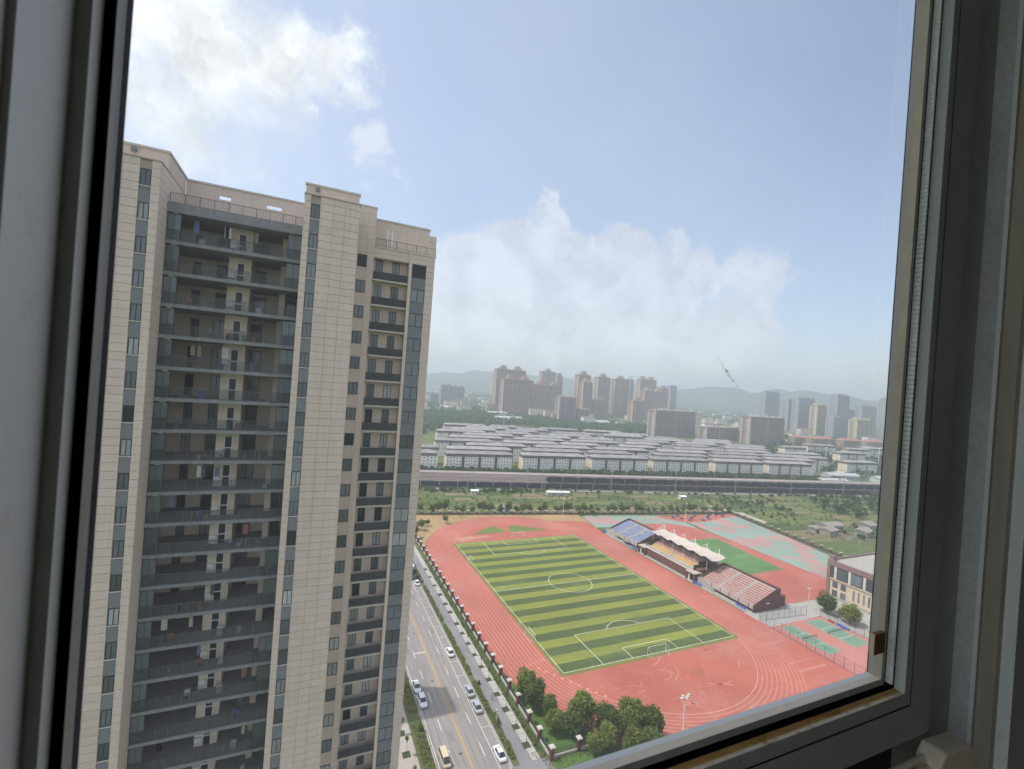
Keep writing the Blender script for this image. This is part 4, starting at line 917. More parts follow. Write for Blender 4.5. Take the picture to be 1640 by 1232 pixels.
# ------------------------------------------------------------------ grandstands
SEAT_R = mat('faded_red_seat', (.44, .19, .16), rough=.6, var=.16, scale=2, col2=(.46, .33, .285), c2scale=.6, c2lo=.45, c2hi=.65)
SEAT_B = mat('blue_seat', (.08, .18, .42), rough=.5, var=.15, scale=2, col2=(.35, .42, .55), c2scale=.8, c2lo=.5, c2hi=.65)
SEAT_Y = mat('yellow_seat', (.66, .40, .07), rough=.5, var=.12, scale=2)
BRK = mat('brown_brick', (.135, .072, .062), rough=.9, var=.18, scale=3, big=.12, stretch=(1, 1, 3))
STEP = mat('stand_concrete', (.47, .41, .37), rough=.9, var=.12, scale=1, big=.1)
BLUEB = mat('blue_board', (.06, .16, .50), rough=.5, var=.15)
def stand(name, label, u0, u1, seat, brickend=True):
    T = thing('grandstand', label, 'grandstand', (57, (u0 + u1) / 2, 0), 0, 'seating stands along the track')
    w = lambda n, b, m: wpart(T, n, b, m); n = 10; dv, dz = 1.3, .47
    aisles = [u0 + (u1 - u0) * q for q in (.345, .66)]
    for i in range(n):
        v = 57 + i * dv; z = 2.3 + i * dz
        w('step', MB().box(v, v + dv, u0 + .3, u1 - .3, max(0, z - 1.0), z), STEP)
        b = MB(); e = [u0 + .5, aisles[0] - .6, aisles[0] + .6, aisles[1] - .6, aisles[1] + .6, u1 - .5]
        for k in range(0, 6, 2): b.box(v + .6, v + .95, e[k], e[k + 1], z + .02, z + .40).box(v + .91, v + .95, e[k], e[k + 1], z + .40, z + .5)
        w('seat_row', b, seat)
        for a in aisles: w('aisle_step', MB().box(v + .62, v + dv - .01, a - .55, a + .55, z + .003, z + .235), CONC_L)
    w('top_walkway', MB().box(70, 71.6, u0 + .3, u1 - .3, 5.5, 6.75), STEP)
    w('back_parapet', MB().box(71.6, 71.9, u0, u1, 0, 7.8), BRK)
    for y0, y1 in ((u0, u0 + .3), (u1 - .3, u1)):
        b = MB(); pr = [(56.7, 0), (56.7, 2.5), (57, 3.1), (70, 7.9), (71.6, 7.9), (71.6, 0)]
        k = len(b.v); b.v += [(p, y0, q) for p, q in pr] + [(p, y1, q) for p, q in pr]; m = len(pr)
        b.f += [tuple(k + i for i in range(m)), tuple(k + m + m - 1 - i for i in range(m))] + [(k + i, k + m + i, k + m + (i + 1) % m, k + (i + 1) % m) for i in range(m)]; b.m += [0] * (m + 2)
        w('end_wall', b, BRK)
    w('front_fascia', MB().box(56.75, 57.0, u0 + .3, u1 - .3, 1.3, 3.0), STEP)
    w('under_wall', MB().box(57.6, 57.9, u0 + .3, u1 - .3, 0, 1.3), BRK)
    for q in np.linspace(u0 + 2.2, u1 - 2.2, 6): w('front_post', MB().box(56.65, 56.74, q - .12, q + .12, 0.2, 3.1), FRAME_D)
    r = MB().box(56.85, 56.9, u0, u1, 3.85, 3.9)
    for q in np.arange(u0, u1, 1.5): r.box(56.85, 56.9, q, q + .05, 3.0, 3.9)
    w('front_railing', r, STEEL)
    r = MB().box(71.7, 71.75, u0, u1, 8.6, 8.65)
    for q in np.arange(u0, u1, 1.0): r.box(71.7, 71.75, q, q + .05, 7.8, 8.6)
    w('back_railing', r, RAILM)
    # stair flight at the far end, running down along the front, and the low wall of the forecourt
    b = MB(); L = 7.5
    for k in range(12): b.box(55.3, 56.6, u1 - 1 - L * (k + 1) / 12, u1 - 1 - L * k / 12, 0, 2.5 * (1 - k / 12))
    w('stair', b, CONC)
    for v in (55.1, 56.55):
        b = MB(); k0 = len(b.v); P = [(u1 - .6, 0), (u1 - .6, 3.4), (u1 - 1, 3.4), (u1 - 1 - L, .9), (u1 - 1 - L, 0)]
        b.v += [(v, p, q) for p, q in P] + [(v + .18, p, q) for p, q in P]
        b.f += [tuple(range(5)), tuple(range(9, 4, -1))] + [(i, 5 + i, 5 + (i + 1) % 5, (i + 1) % 5) for i in range(5)]; b.m += [0] * 7
        w('stair_parapet', b, CONC_L)
    w('forecourt_wall', MB().box(54.4, 54.6, u0 + 1, u1 - 9, 0, .7), CONC_L); sheet_ = MB().face([(54, u0 - 1, .11), (57.5, u0 - 1, .11), (57.5, u1, .11), (54, u1, .11)]); w('forecourt', sheet_, CONC)
    if brickend:
        w('rear_annex', MB().box(71.9, 76.2, u0 + .8, u0 + 7, 0, 4.2), BRK)
        w('wall_lamp', MB().box(63.5, 65.3, u0 - .5, u0 - .02, 2.9, 3.05), WHITE)
    return T
stand('grandstand', 'open stand with faded red benches and a dark brick end wall', -42.5, -15.6, SEAT_R)
stand('grandstand', 'open stand with blue and white seat rows at the far end', 26.4, 51.8, SEAT_B, False)
def centre_stand():
    T = thing('grandstand', 'brick centre stand with yellow seats under a white membrane canopy', 'grandstand', (57, 4, 0), 0, 'seating stands along the track')
    w = lambda n, b, m: wpart(T, n, b, m); u0, u1 = -14.6, 23.0
    w('front_wall', MB().box(56.0, 56.4, u0 + 5, u1 - 5, 0, 3.9), BRK)
    for q in np.linspace(u0 + 7.5, u1 - 7.5, 6): w('front_window', MB().box(55.94, 55.99, q - .9, q + .9, 1.0, 2.6), BRICK_R)
    w('front_coping', MB().box(55.8, 56.6, u0 + 5, u1 - 5, 3.9, 4.15), CAPST)
    for q0, q1 in ((u0, u0 + 5), (u1 - 5, u1)):
        w('portal', MB().box(54.6, 59, q0, q0 + .7, 0, 3.6).box(54.6, 59, q1 - .7, q1, 0, 3.6).box(56.3, 59, q0 + .7, q1 - .7, 0, 3.2), BRK)
        w('portal_roof', MB().box(54.4, 59.4, q0 - .1, q1 + .1, 3.6, 4.0), STEP); w('portal_door', MB().box(56.2, 56.28, q0 + .75, q1 - .75, 0, 3.1), PANE_R); w('door_leaf', MB().box(55.3, 55.38, q1 - 1.9, q1 - .75, 0, 2.8), WHITE_D)
    for i in range(7):
        v = 58.2 + i * 1.15; z = 4.3 + i * .48
        w('step', MB().box(v, v + 1.15, u0 + 4, u1 - 4, z - .9, z), STEP)
        if i in (0, 1, 2):
            for a, b_ in ((u0 + 4.5, 3.2), (5.0, u1 - 4.5)): w('seat_row', MB().box(v + .5, v + .84, a, b_, z + .02, z + .38).box(v + .8, v + .84, a, b_, z + .38, z + .46), SEAT_Y)
        else: w('seat_row', MB().box(v + .4, v + .85, u0 + 4.5, u1 - 4.5, z + .02, z + .4), SEAT_R)
    w('front_balustrade', MB().box(57.7, 57.9, u0 + 4, u1 - 4, 3.6, 5.0), CAPST)
    for q0 in (u0 + 3.2, u1 - 4.0):
        w('side_wall', MB().box(57.7, 66.6, q0, q0 + .35, 3.2, 6.2).box(60.5, 66.6, q0, q0 + .35, 6.2, 7.6), mat('black_panel', (.035, .03, .032), rough=.5))
        w('side_stair', MB().box(58.5, 66, q0 - 2.8 if q0 < 0 else q0 + .5, q0 - .3 if q0 < 0 else q0 + 3, 0, 5.0), BRK)
    w('back_wall', MB().box(66.6, 67.0, u0 + .5, u1 - .5, 0, 9.4), BRK)
    for q in np.linspace(u0 + 3, u1 - 3, 10): w('back_window', MB().box(66.52, 66.58, q - 1.1, q + 1.1, 7.2, 8.8), PANE)
    w('rear_block', MB().box(67, 71.5, u0 + .5, u1 - .5, 0, 6.4), BRK)
    # membrane canopy: saddles between high ridges
    nu, nv = 61, 13; V = []; F = []
    ms = [20.3, 13.3, 6.3, -.7, -7.7, -14.7]
    for i in range(nu):
        q = i / (nu - 1); u = 22 - 40.2 * q
        for j in range(nv):
            p = j / (nv - 1); ph = math.cos(2 * math.pi * (q * 5.74 - .24)); sc = .5 - .5 * ph
            vv = 60.3 + p * 9.2 + (1 - p) * .9 * sc - p * .5 * sc
            V.append((vv, u, 10.6 + .55 * ph * (1 - .6 * p) + .6 * p + .25 * math.cos(math.pi * p * 2)))
    k = len(V); V += [(a, b_, c - .05) for a, b_, c in V]
    for i in range(nu - 1):
        for j in range(nv - 1):
            a = i * nv + j; F += [(a, a + 1, a + nv + 1, a + nv), (k + a + nv, k + a + nv + 1, k + a + 1, k + a)]
    me = npmesh('canopy', np.array(V), np.array(F), mat('white_membrane', (.56, .49, .43), rough=.6, var=.05, scale=.4, big=.08)); me.polygons.foreach_set('use_smooth', [True] * len(me.polygons))
    obj('canopy', me, None, T, -Vector(T.location))
    for u in ms:
        b = MB(); b.tube((68.8, u, 6.4), (68.8, u, 14.0), .13, n=6).tube((68.8, u, 14.0), (66.2, u + 2.6, 11.2), .05, n=5).tube((68.8, u, 14.0), (66.2, u - 2.6, 11.2), .05, n=5).tube((68.8, u, 14), (70.6, u, 6.4), .06, n=5).tube((68.8, u, 13.6), (62.5, u, 11.0), .04, n=5)
        w('canopy_mast', b, WHITE)
        w('canopy_column', MB().tube((61.6, u, 4.5), (61.6, u, 10.7), .09, n=6), WHITE)
    w('forecourt', MB().face([(53.9, u0, .115), (57, u0, .115), (57, u1, .115), (53.9, u1, .115)]), CONC)
centre_stand()
for i, (x, y, l) in enumerate(((54.6, 25.0, 'blue folding seats by the track at the foot of the blue stand, nearer the canopy'), (55.2, 50.8, 'blue folding seats by the track at the outer end of the blue stand'), (54.6, -18.5, 'blue boards stacked by the track between the canopy and red stand'), (55.0, -40.5, 'blue board by the track near the brick end wall'))):
    t = thing('bench_row', l, 'bench', (x, y, .1), 0, 'blue benches by the track')
    for k in range(4):
        obj('seat', MB().box(-.3, .3, k * 1.25, k * 1.25 + 1.1, .35, .42), BLUEB, t); obj('backrest', MB().box(.25, .32, k * 1.25, k * 1.25 + 1.1, .42, 1.0), BLUEB, t); obj('leg', MB().box(-.25, .25, k * 1.25 + .1, k * 1.25 + .16, 0, .35), FRAME_D, t)
# dug-out shelters beside the blue and red stands
for x, y, l in ((55.0, 33.5, 'small dark roofed dug-out in front of the blue stand'), ):
    t = thing('dugout_shelter', l, 'shelter', (x, y, .1))
    obj('roof', MB().box(-.8, .9, -2, 2, 1.9, 2.0), SPANDREL, t); obj('back_wall', MB().box(.8, .9, -2, 2, 0, 1.9), BRK, t); obj('bench', MB().box(0, .5, -1.8, 1.8, .35, .45), BLUEB, t)

# ------------------------------------------------------------------ sports hall, court fences
def gym():
    T = thing('sports_hall', 'cream and dark brick sports hall with glazed upper floor beside the round trees', 'building', (125, -60, 0)); w = lambda n, b, m: wpart(T, n, b, m)
    CRM = mat('cream_stone', (.60, .50, .36), rough=.85, var=.08, scale=.8, stretch=(1, 1, 3)); DBR = mat('plum_cladding', (.24, .165, .155), rough=.7, var=.1)
    x = 105.0
    w('wall', MB().box(x + .3, 150, -92, -40.3, 0, 15.2), CRM)
    w('roof', MB().box(x + .8, 149.5, -91.5, -40.8, 15.2, 15.3), CONC_L)
    w('parapet', MB().box(x - .15, x + .7, -92, -40, 13.9, 16.0).box(x + .7, 150, -40.7, -40, 13.9, 16.0), DBR)
    w('corner_pier', MB().box(x - .15, x + .6, -41.3, -40, 0, 13.9), DBR)
    w('end_wall', MB().box(x + .6, 150, -40.29, -40, 0, 13.9), DBR)
    w('dark_band', MB().box(x + .02, x + .29, -92, -41.4, 8.6, 13.8), mat('dark_glazed_band', (.085, .085, .09), rough=.25))
    # glazed bays of the top floor
    for k in range(8):
        y0 = -43.4 - k * 5.6
        w('upper_window', MB().box(x - .06, x + .01, y0 - 4.6, y0 - .6, 9.2, 13.2), PANE)
        w('window_pier', MB().box(x - .16, x + .0, y0 - .55, y0 + .4, 8.7, 13.7), WHITE_D)
        mul = MB()
        for q in range(6): mul.box(x - .1, x - .065, y0 - 4.6 + q * .78, y0 - 4.54 + q * .78, 9.2, 13.2)
        for q in (10.3, 11.6): mul.box(x - .1, x - .065, y0 - 4.6, y0 - .6, q, q + .07)
        w('mullions', mul, FRAME_D)
    w('cornice', MB().box(x - .18, x + .3, -92, -41.4, 8.2, 8.6), CRM)
    for k in range(2):
        y0 = -42.0 - k * 3.3
        for z in (1.2, 4.8): w('lower_window', MB().box(x + .22, x + .29, y0 - 2.6, y0 - .4, z, z + 2.6), PANE); w('window_frame', MB().box(x + .15, x + .215, y0 - 2.75, y0 - 2.6, z, z + 2.6).box(x + .15, x + .215, y0 - .4, y0 - .2, z, z + 2.6), WHITE_D)
    for k in range(9): w('slot_window', MB().box(x + .22, x + .29, -51.2 - k * 1.9, -50.5 - k * 1.9, 2.4, 6.6), PANE)
    w('plinth', MB().box(x + .1, x + .29, -92, -41.5, 0, 1.1), CONC_L)
    w('stair_head', MB().box(106.5, 109, -41.5, -39.7, 15.3, 17.4), DBR)
gym()
def mesh_fence(label, pts, h=3.6, colr=RAILM, group='mesh fences round the courts'):
    T = thing('mesh_fence', label, 'fence', (pts[0][0], pts[0][1], .05), 0, group); L = -Vector(T.location)
    net = MB(); post = MB().tube((0, 0, 0), (0, 0, h), .06, n=6).mesh('post', colr)
    for (x0, y0), (x1, y1) in zip(pts, pts[1:]):
        d = Vector((x1 - x0, y1 - y0, 0)); n = max(1, round(d.length / 3.0)); e = d / n; a = math.atan2(d.y, d.x)
        for i in range(n + (1 if (x1, y1) == tuple(pts[-1]) else 0)): obj('post', post, None, T, Vector((x0, y0, .05)) + e * i + L)
        for z in (.12, h / 2, h - .06): net.tube((x0, y0, z), (x1, y1, z), .025, n=4, cap=False)
        m = int(d.length / .35)
        for i in range(m):
            q = Vector((x0, y0, 0)) + d * (i / m); net.tube((q.x, q.y, .12), (q.x, q.y, h - .06), .008, n=3, cap=False)
        for i in range(int(h / .35)): net.tube((x0, y0, .12 + i * .35), (x1, y1, .12 + i * .35), .008, n=3, cap=False)
    o = obj('mesh', net, colr, T, L); o['kind'] = 'stuff'
mesh_fence('tall mesh fence between the track and the green courts', [(53.5, -92), (53.5, -47.5)])
mesh_fence('mesh fence from the brick stand end to the pale apron', [(54.5, -47.4), (77.5, -49.6)])
mesh_fence('mesh fence on the apron side of the green courts', [(82.3, -95), (82.3, -52)], 3.0)
for y, l, m, L in ((-57.6, 'red padded board lying at the court edge', mat('red_board', (.35, .10, .09)), 2.2), (-62.8, 'row of blue boards at the court edge under the round tree', BLUEB, 4.6)):
    t = thing('sideline_board', l, 'board', (81.5, y, .06)); 
    for k in range(int(L / 1.1)): obj('board', MB().box(-.25, .25, k * 1.1, k * 1.1 + 1.0, 0, .8), m, t)
mesh_fence('grey fence along the green courts and the farmland', [(177, 71), (169.5, 20), (166.5, -8)], 2.2)

# ------------------------------------------------------------------ far fence, its trees, and farmland
def far_wall(label, P, n):
    T = thing('boundary_wall', label, 'wall', (P[0][0], P[0][1], 0), 0, 'school boundary walls'); L = -Vector(T.location)
    pil = MB().box(-.4, .4, -.4, .4, 0, 2.3).mesh('pillar', BRICK_R); cap = MB().box(-.65, .65, -.65, .65, 2.3, 2.55).mesh('pillar_cap', CAPST)
    a, b_ = Vector((*P[0], 0)), Vector((*P[1], 0)); d = (b_ - a); ang = math.atan2(d.y, d.x)
    for i in range(n + 1):
        p = obj('pillar', pil, None, T, a + d * i / n + L, ang); obj('pillar_cap', cap, None, p)
    mb = MB(); mb.rbox(*(a + d / 2).xy, d.length, .2, .02, 1.0, ang); wpart(T, 'low_wall', mb, mat('dark_wall', (.10, .09, .085), rough=.9))
far_wall('brick pillared wall below the tree row, far side of the bend', ((-51.5, 106.5), (60, 88.5)), 20)
far_wall('brick pillared wall between the green courts and farmland', ((60, 88.5), (177, 71)), 20)
far_wall('brick pillared wall beside the farmland path', ((177.6, 70), (167.5, -10)), 14)
rg = random.Random(11)
for i in range(44):
    q = i / 43; x = -50 + 226 * q + rg.uniform(-1.4, 1.4); y = 108.5 - .161 * (x + 50) + rg.uniform(-.6, 1.8)
    tree(MEDT[i % 4], x, y, rg.uniform(.85, 1.35) * (1.0 if i < 22 else .85), 'green tree, %s from the tower edge in the row behind the pillared wall' % ORD(i), 'tree row behind the school wall')
for x, y, s, l in ((-46.5, 77.5, 1.0, 'thin brown crowned tree on the bare earth corner'), (-41.5, 83.5, .62, 'small dark conifer on the bare earth'), (-30.5, 86, .8, 'tree at the far edge of the bare earth by its own shade'), (-52.5, 66, 1.2, 'pale green tree beyond the pillared wall near the tower edge'), (-56, 84, 1.3, 'dark tree beside the tower edge above the bare earth'), (-50, 92, 1.15, 'dark tree behind the bare earth corner'),
                     (60, 85.5, .6, 'small tree between the bend and green court'), (68, 84.5, .7, 'dark small tree at the green court edge'), (107, -43.5, .4, 'low green bush at the sports hall corner')):
    tree(MEDT[int(abs(x)) % 4], x, y, s, l)
GREENS = [(r * 1.05, g * 1.02, b * 1.0) for r, g, b in [(.085, .13, .03), (.12, .155, .045), (.07, .115, .035), (.16, .165, .07), (.21, .165, .10), (.06, .09, .03), (.14, .16, .05), (.10, .145, .04)]]
FM = [mat('crop_%d' % i, c, rough=.95, var=.3, scale=.8, big=.2, stretch=(.25, 1.6, 1), col2=GREENS[(i + 3) % 8], c2scale=.08, c2lo=.52, c2hi=.7) for i, c in enumerate(GREENS)]
rg = random.Random(5)
def farm(x0, x1, ya, yb, nx, ny, zz=.02):
    k = 0
    for i in range(nx):
        for j in range(ny):
            xa, xb = x0 + (x1 - x0) * i / nx, x0 + (x1 - x0) * (i + 1) / nx
            f = lambda x, q: ya(x) + (yb(x) - ya(x)) * q
            j0 = rg.uniform(-.1, .1) / ny; g_ = rg.uniform(.2, 1.4); q0, q1 = j / ny + j0, (j + 1) / ny + j0 * .5
            sh = rg.uniform(-6, 6)
            P = [(xa + g_, f(xa, q0)), (xb - g_, f(xb, q0)), (xb - g_ + sh, f(xb, q1) - g_), (xa + g_ + sh, f(xa, q1) - g_)]
            sheet('field', [P], zz + (k % 7) * .006, FM[rg.randrange(8)]); k += 1
farm(-60, 175, lambda x: 112 - .161 * (x + 50), lambda x: 160 - .185 * x, 10, 8)
farm(180, 420, lambda x: 10 - .05 * (x - 180), lambda x: 158 - .185 * x, 12, 16, .03)
sheet('dirt_path', [[(176.5, 92), (178.5, 93), (190, 70), (187, 49), (182, 47.5), (184, 68)]], .09, mat('pale_path', (.42, .38, .30), rough=.95, var=.15, scale=1))
sheet('dirt_path', [[(171, -9), (200, -20), (240, -40), (240, -44), (198, -24), (170, -14)]], .09, MATS['pale_path'])
def far_forest(name, polys_pts, size, quads, hmin, hmax, m, seed, rad=.42):
    rg = np.random.default_rng(seed); P = np.asarray(polys_pts, float); n = len(P)
    h = rg.uniform(hmin, hmax, n); R = h * rad * rg.uniform(.8, 1.25, n)
    k = quads; C = np.repeat(P, k, 0); hh = np.repeat(h, k); rr = np.repeat(R, k)
    d = rg.normal(size=(n * k, 3)); d[:, 2] = np.abs(d[:, 2]) * 1.0 - .35; d /= np.linalg.norm(d, axis=1, keepdims=True)
    sc = rg.uniform(.6, 1.05, (n * k, 1))
    Q = np.column_stack([C, hh * .55]) + d * sc * np.column_stack([rr, rr, hh * .48])
    V, F = leaf_quads(Q, None, size, rg)
    mi = np.repeat((rg.random(n) < .35).astype(int), k)
    return tag(obj(name, npmesh(name, V, F, m, mi), None), kind='stuff')
def scatter(n, poly, seed, avoid=()):
    rg = np.random.default_rng(seed); P = np.array(poly); lo, hi = P.min(0), P.max(0); out = []
    while len(out) < n:
        x, y = rg.uniform(lo[0], hi[0]), rg.uniform(lo[1], hi[1]); c = False; j = len(P) - 1
        for i in range(len(P)):
            if (P[i][1] > y) != (P[j][1] > y) and x < (P[j][0] - P[i][0]) * (y - P[i][1]) / (P[j][1] - P[i][1]) + P[i][0]: c = not c
            j = i
        if c and not any(a[0] < x < a[1] and a[2] < y < a[3] for a in avoid): out.append((x, y))
    return out
WOOD = [leafmat('wood_green', (.06, .115, .035)), leafmat('wood_light', (.095, .15, .045))]
far_forest('bushes', scatter(150, [(-60, 165), (40, 146), (70, 143), (70, 152), (-60, 176)], 1) + scatter(90, [(75, 141), (420, 76), (420, 84), (75, 150)], 2) + scatter(70, [(180, 92), (210, 40), (230, 60), (260, 100), (200, 118)], 31), .7, 40, 1.2, 3.2, WOOD, 3)
far_forest('scrubland', scatter(260, [(255, 40), (420, -20), (520, 20), (470, 75), (300, 98)], 4), 1.0, 50, 3, 7, WOOD, 5)
far_forest('scrub', scatter(60, [(206, 5), (250, -30), (330, -60), (330, 0), (230, 30)], 6), .8, 50, 2, 5, WOOD, 7)
far_forest('weeds', scatter(700, [(-60, 112), (60, 96), (170, 76), (186, 30), (200, -10), (300, -30), (400, 60), (180, 122), (-60, 168)], 12), .6, 10, .5, 1.6, [FM[0] and leafmat('weed_a', (.13, .185, .05)), leafmat('weed_b', (.19, .22, .07))], 13)
# ruined farm sheds
def shed(x, y, L, Wd, h, a, label, roofm, wallm, group=None, name='shed'):
    t = thing(name, label, 'shed', (x, y, 0), a, group)
    obj('wall', MB().box(-L / 2, L / 2, -Wd / 2, Wd / 2, 0, h), wallm, t)
    r = MB(); e = .4; r.v = [(-L / 2 - e, -Wd / 2 - e, h + .02), (L / 2 + e, -Wd / 2 - e, h + .02), (L / 2 + e, Wd / 2 + e, h + .02), (-L / 2 - e, Wd / 2 + e, h + .02), (-L / 2 - e, 0, h + Wd * .2), (L / 2 + e, 0, h + Wd * .2)]
    r.f = [(0, 1, 5, 4), (2, 3, 4, 5), (0, 4, 3), (1, 2, 5), (3, 2, 1, 0)]; r.m = [0] * 5; obj('roof', r, roofm, t)
    for k in range(max(2, int(L / 3.2))):
        q = -L / 2 + (k + .5) * L / max(2, int(L / 3.2)); obj('window', MB().box(q - .55, q + .55, -Wd / 2 - .03, -Wd / 2 - .005, h * .35, h * .75), PANE_R, t)
    return t
OLDR = mat('old_tile_roof', (.30, .27, .24), rough=.9, var=.2, scale=1.5); OLDW = mat('old_grey_wall', (.34, .32, .29), rough=.9, var=.25, scale=.8)
for a in ((206, 20, 10, 7, 3.4, .1, 'half ruined grey farm shed with a pitched roof'), (217, 26, 15, 8, 4.2, -.1, 'long grey tiled farmhouse among the scrub'), (229, 12, 12, 7, 3.8, .2, 'grey farmhouse beyond the ruined shed'), (243, 18, 9, 9, 5.5, 0, 'blocky grey farmhouse by the window edge'), (200, 26, 6, 5, 3, .3, 'tiny dark roofed shed beside the ruined one')):
    shed(*a, OLDR, OLDW)
far_forest('rubble', scatter(160, [(196, 8), (225, -2), (232, 10), (200, 18)], 8), .35, 6, .3, .8, [OLDW, CONC_L], 9)
for x, y, l in ((9, 150, 'small white hut in the bushes by the railway'), (66, 139, 'white low shed by the railway, first of three'), (72, 138, 'white low shed by the railway, middle of three'), (78.5, 137, 'white low shed by the railway, last of three'), (172, 112, 'white hut in the crops under the railway')):
    shed(x, y, 5.2, 4, 2.4, -.18, l, WHITE, WHITE_D, 'white huts by the railway')
shed(12, 101.5, 6.5, 4, 3.4, -.16, 'pale blue hut among the tree row by the pillared wall', mat('pale_blue', (.33, .45, .58)), MATS['pale_blue'])
# table-tennis tables on the red corner of the courts
TT = mat('dark_blue_table', (.07, .08, .14), rough=.4)
for i, (x, y) in enumerate(((142, 70.5), (150, 66.6), (131, 63.5), (140, 61.2), (129, 73), (161, 69.3), (123, 70.5), (155, 70.4), (147, 63), (136, 67.5), (164, 66.5), (126.5, 67))):
    t = thing('games_table', 'dark table on the red far court, %s' % ('beside the mast', 'in the middle', 'first of the near pair', 'second of the near pair', 'close to the tree row', 'by the outer corner', 'near the green court edge', 'next to the corner one', 'alone towards the teal court', 'behind the mast', 'in the outermost corner', 'at the front edge')[i], 'table', (x, y, .06), -.15, 'tables on the red court')
    obj('table_top', MB().box(-1.7, 1.7, -.9, .9, .8, .9), TT, t); obj('leg', MB().box(-1.6, -1.4, -.6, .6, 0, .8), WHITE_D, t); obj('leg', MB().box(1.4, 1.6, -.6, .6, 0, .8), WHITE_D, t)

# ------------------------------------------------------------------ railway
RA = math.atan(-.187)
def rail_pt(v, off): # off: metres behind the front edge
    return (v - off * math.sin(RA) * 0, 166.5 - .187 * v + off)
BAL = mat('ballast', (.27, .225, .205), rough=.95, var=.18, scale=1, big=.15, stretch=(.2, 1, 1)); BAL2 = mat('pale_ballast', (.35, .33, .31), rough=.95, var=.15, scale=1)
structure('rail_bed', MB().prism([rail_pt(-260, 7.2), rail_pt(760, 7.2), rail_pt(760, 48), rail_pt(-260, 48)], 0, 4.2), BAL)
sheet('rail_siding', [[rail_pt(-260, 0), rail_pt(760, 0), rail_pt(760, 7.1), rail_pt(-260, 7.1)]], .12, BAL)
sheet('rail_service_strip', [[rail_pt(-260, -3.5), rail_pt(760, -3.5), rail_pt(760, -.5), rail_pt(-260, -.5)], [rail_pt(-260, -3.4), rail_pt(760, -3.4), rail_pt(760, -.6), rail_pt(-260, -.6)]][:1], .16, BAL2)
sheet('rail_service_strip', [[rail_pt(-260, 40), rail_pt(760, 40), rail_pt(760, 45), rail_pt(-260, 45)]], 4.23, BAL2)
sheet('rail_cess', [[rail_pt(-260, q), rail_pt(760, q), rail_pt(760, q + 1.3), rail_pt(-260, q + 1.3)] for q in (12.0, 17.4, 22.6, 32.6)], 4.225, mat('dark_cess', (.17, .14, .13), rough=.95, var=.2))
structure('rail_embankment_wall', MB().prism([rail_pt(-260, -.5), rail_pt(760, -.5), rail_pt(760, -.1), rail_pt(-260, -.1)], 0, .9), CONC_L)
b = MB()
for o in (4.2, 10.0, 15.5, 20.5, 25.5, 30.5, 36.0):
    for s in (-.75, .75): b.prism([rail_pt(-260, o + s - .09), rail_pt(760, o + s - .09), rail_pt(760, o + s + .09), rail_pt(-260, o + s + .09)], .14 if o < 6 else 4.21, .32 if o < 6 else 4.4)
structure('rail_track', b, mat('rusty_rail', (.16, .11, .09), rough=.6))
COAL = mat('dark_wagon', (.022, .03, .045), rough=.6, var=.2, rnd=.25); COALIN = mat('coal_load', (.02, .02, .022), rough=.95, var=.3)
wb = MB().box(-6.55, 6.55, -1.5, 1.5, .8, 4.1)
for k in range(8): wb.box(-6.2 + k * 1.75, -6.05 + k * 1.75, -1.58, 1.58, .8, 4.1)
wbm = wb.mesh('wagon_body', COAL); ldm = loft([[(x, -1.35, 4.1), (x, 1.35, 4.1), (x, .6, z), (x, -.6, z)] for x, z in ((-6.1, 4.2), (-3, 4.6), (3, 4.6), (6.1, 4.2))]).mesh('coal_load', COALIN)
bog = MB().box(-1.6, 1.6, -1.0, 1.0, .5, .95).mesh('bogie', BLACK); wlm = MB().tube((0, -.78, .46), (0, .78, .46), .44, n=10).mesh('wheel', BLACK)
cpl = MB().box(6.55, 7.15, -1.1, 1.1, 1.6, 3.2).mesh('coupling_platform', WHITE_D)
def wagon(v, off, label, grp):
    x, y = rail_pt(v, off); t = thing('coal_wagon', label, 'rail wagon', (x, y, .2 if off < 6 else 4.3), RA, grp)
    obj('wagon_body', wbm, None, t); obj('coal_load', ldm, None, t); obj('coupling_platform', cpl, None, t)
    for s in (-4.4, 4.4):
        g_ = obj('bogie', bog, None, t, (s, 0, 0)); obj('wheel', wlm, None, g_, (-.9, 0, 0)); obj('wheel', wlm, None, g_, (.9, 0, 0))
for i in range(34): wagon(-32 + i * 13.7, 4.2, 'dark coal wagon, %s from the tower edge in the front train' % ORD(i), 'wagons of the outer train')
for i in range(33): wagon(82 + i * 13.7, 10.0, 'dark coal wagon, %s from the open end of the rear train' % ORD(i), 'wagons of the second train')
# masts of the railway, and taller lighting poles
for i in range(11):
    x, y = rail_pt(-20 + i * 46, 38); t = thing('catenary_mast', 'thin grey mast, %s from the tower edge behind the coal trains' % ORD(i), 'mast', (x, y, 4.2), RA, 'masts along the railway')
    obj('pole', MB().tube((0, 0, 0), (0, 0, 13), .2, .14, 6), STEEL, t); obj('arm', MB().tube((0, 0, 11), (0, -4, 11.3), .07, n=5), STEEL, t)
for i in range(8):
    x, y = rail_pt(8 + i * 58, -2.2); t = thing('lattice_mast', 'grey lattice mast before the coal trains, %s from the tower edge' % ORD(i), 'mast', (x, y, .1), RA, 'lattice masts along the railway')
    b = MB()
    for sx in (-.45, .45):
        for sy in (-.45, .45): b.tube((sx, sy, 0), (sx * .5, sy * .5, 19), .07, n=4)
    for k in range(13):
        q = 1 - .5 * k / 13; z = k * 1.45
        b.tube((-.45 * q, -.45 * q, z), (.45 * q, -.45 * q, z + 1.4), .04, n=3).tube((.45 * q, .45 * q, z), (-.45 * q, .45 * q, z + 1.4), .04, n=3)
    obj('lattice', b, STEEL, t); obj('lamp_head', MB().box(-1.4, 1.4, -.3, .3, 18.9, 19.4), WHITE_D, t)

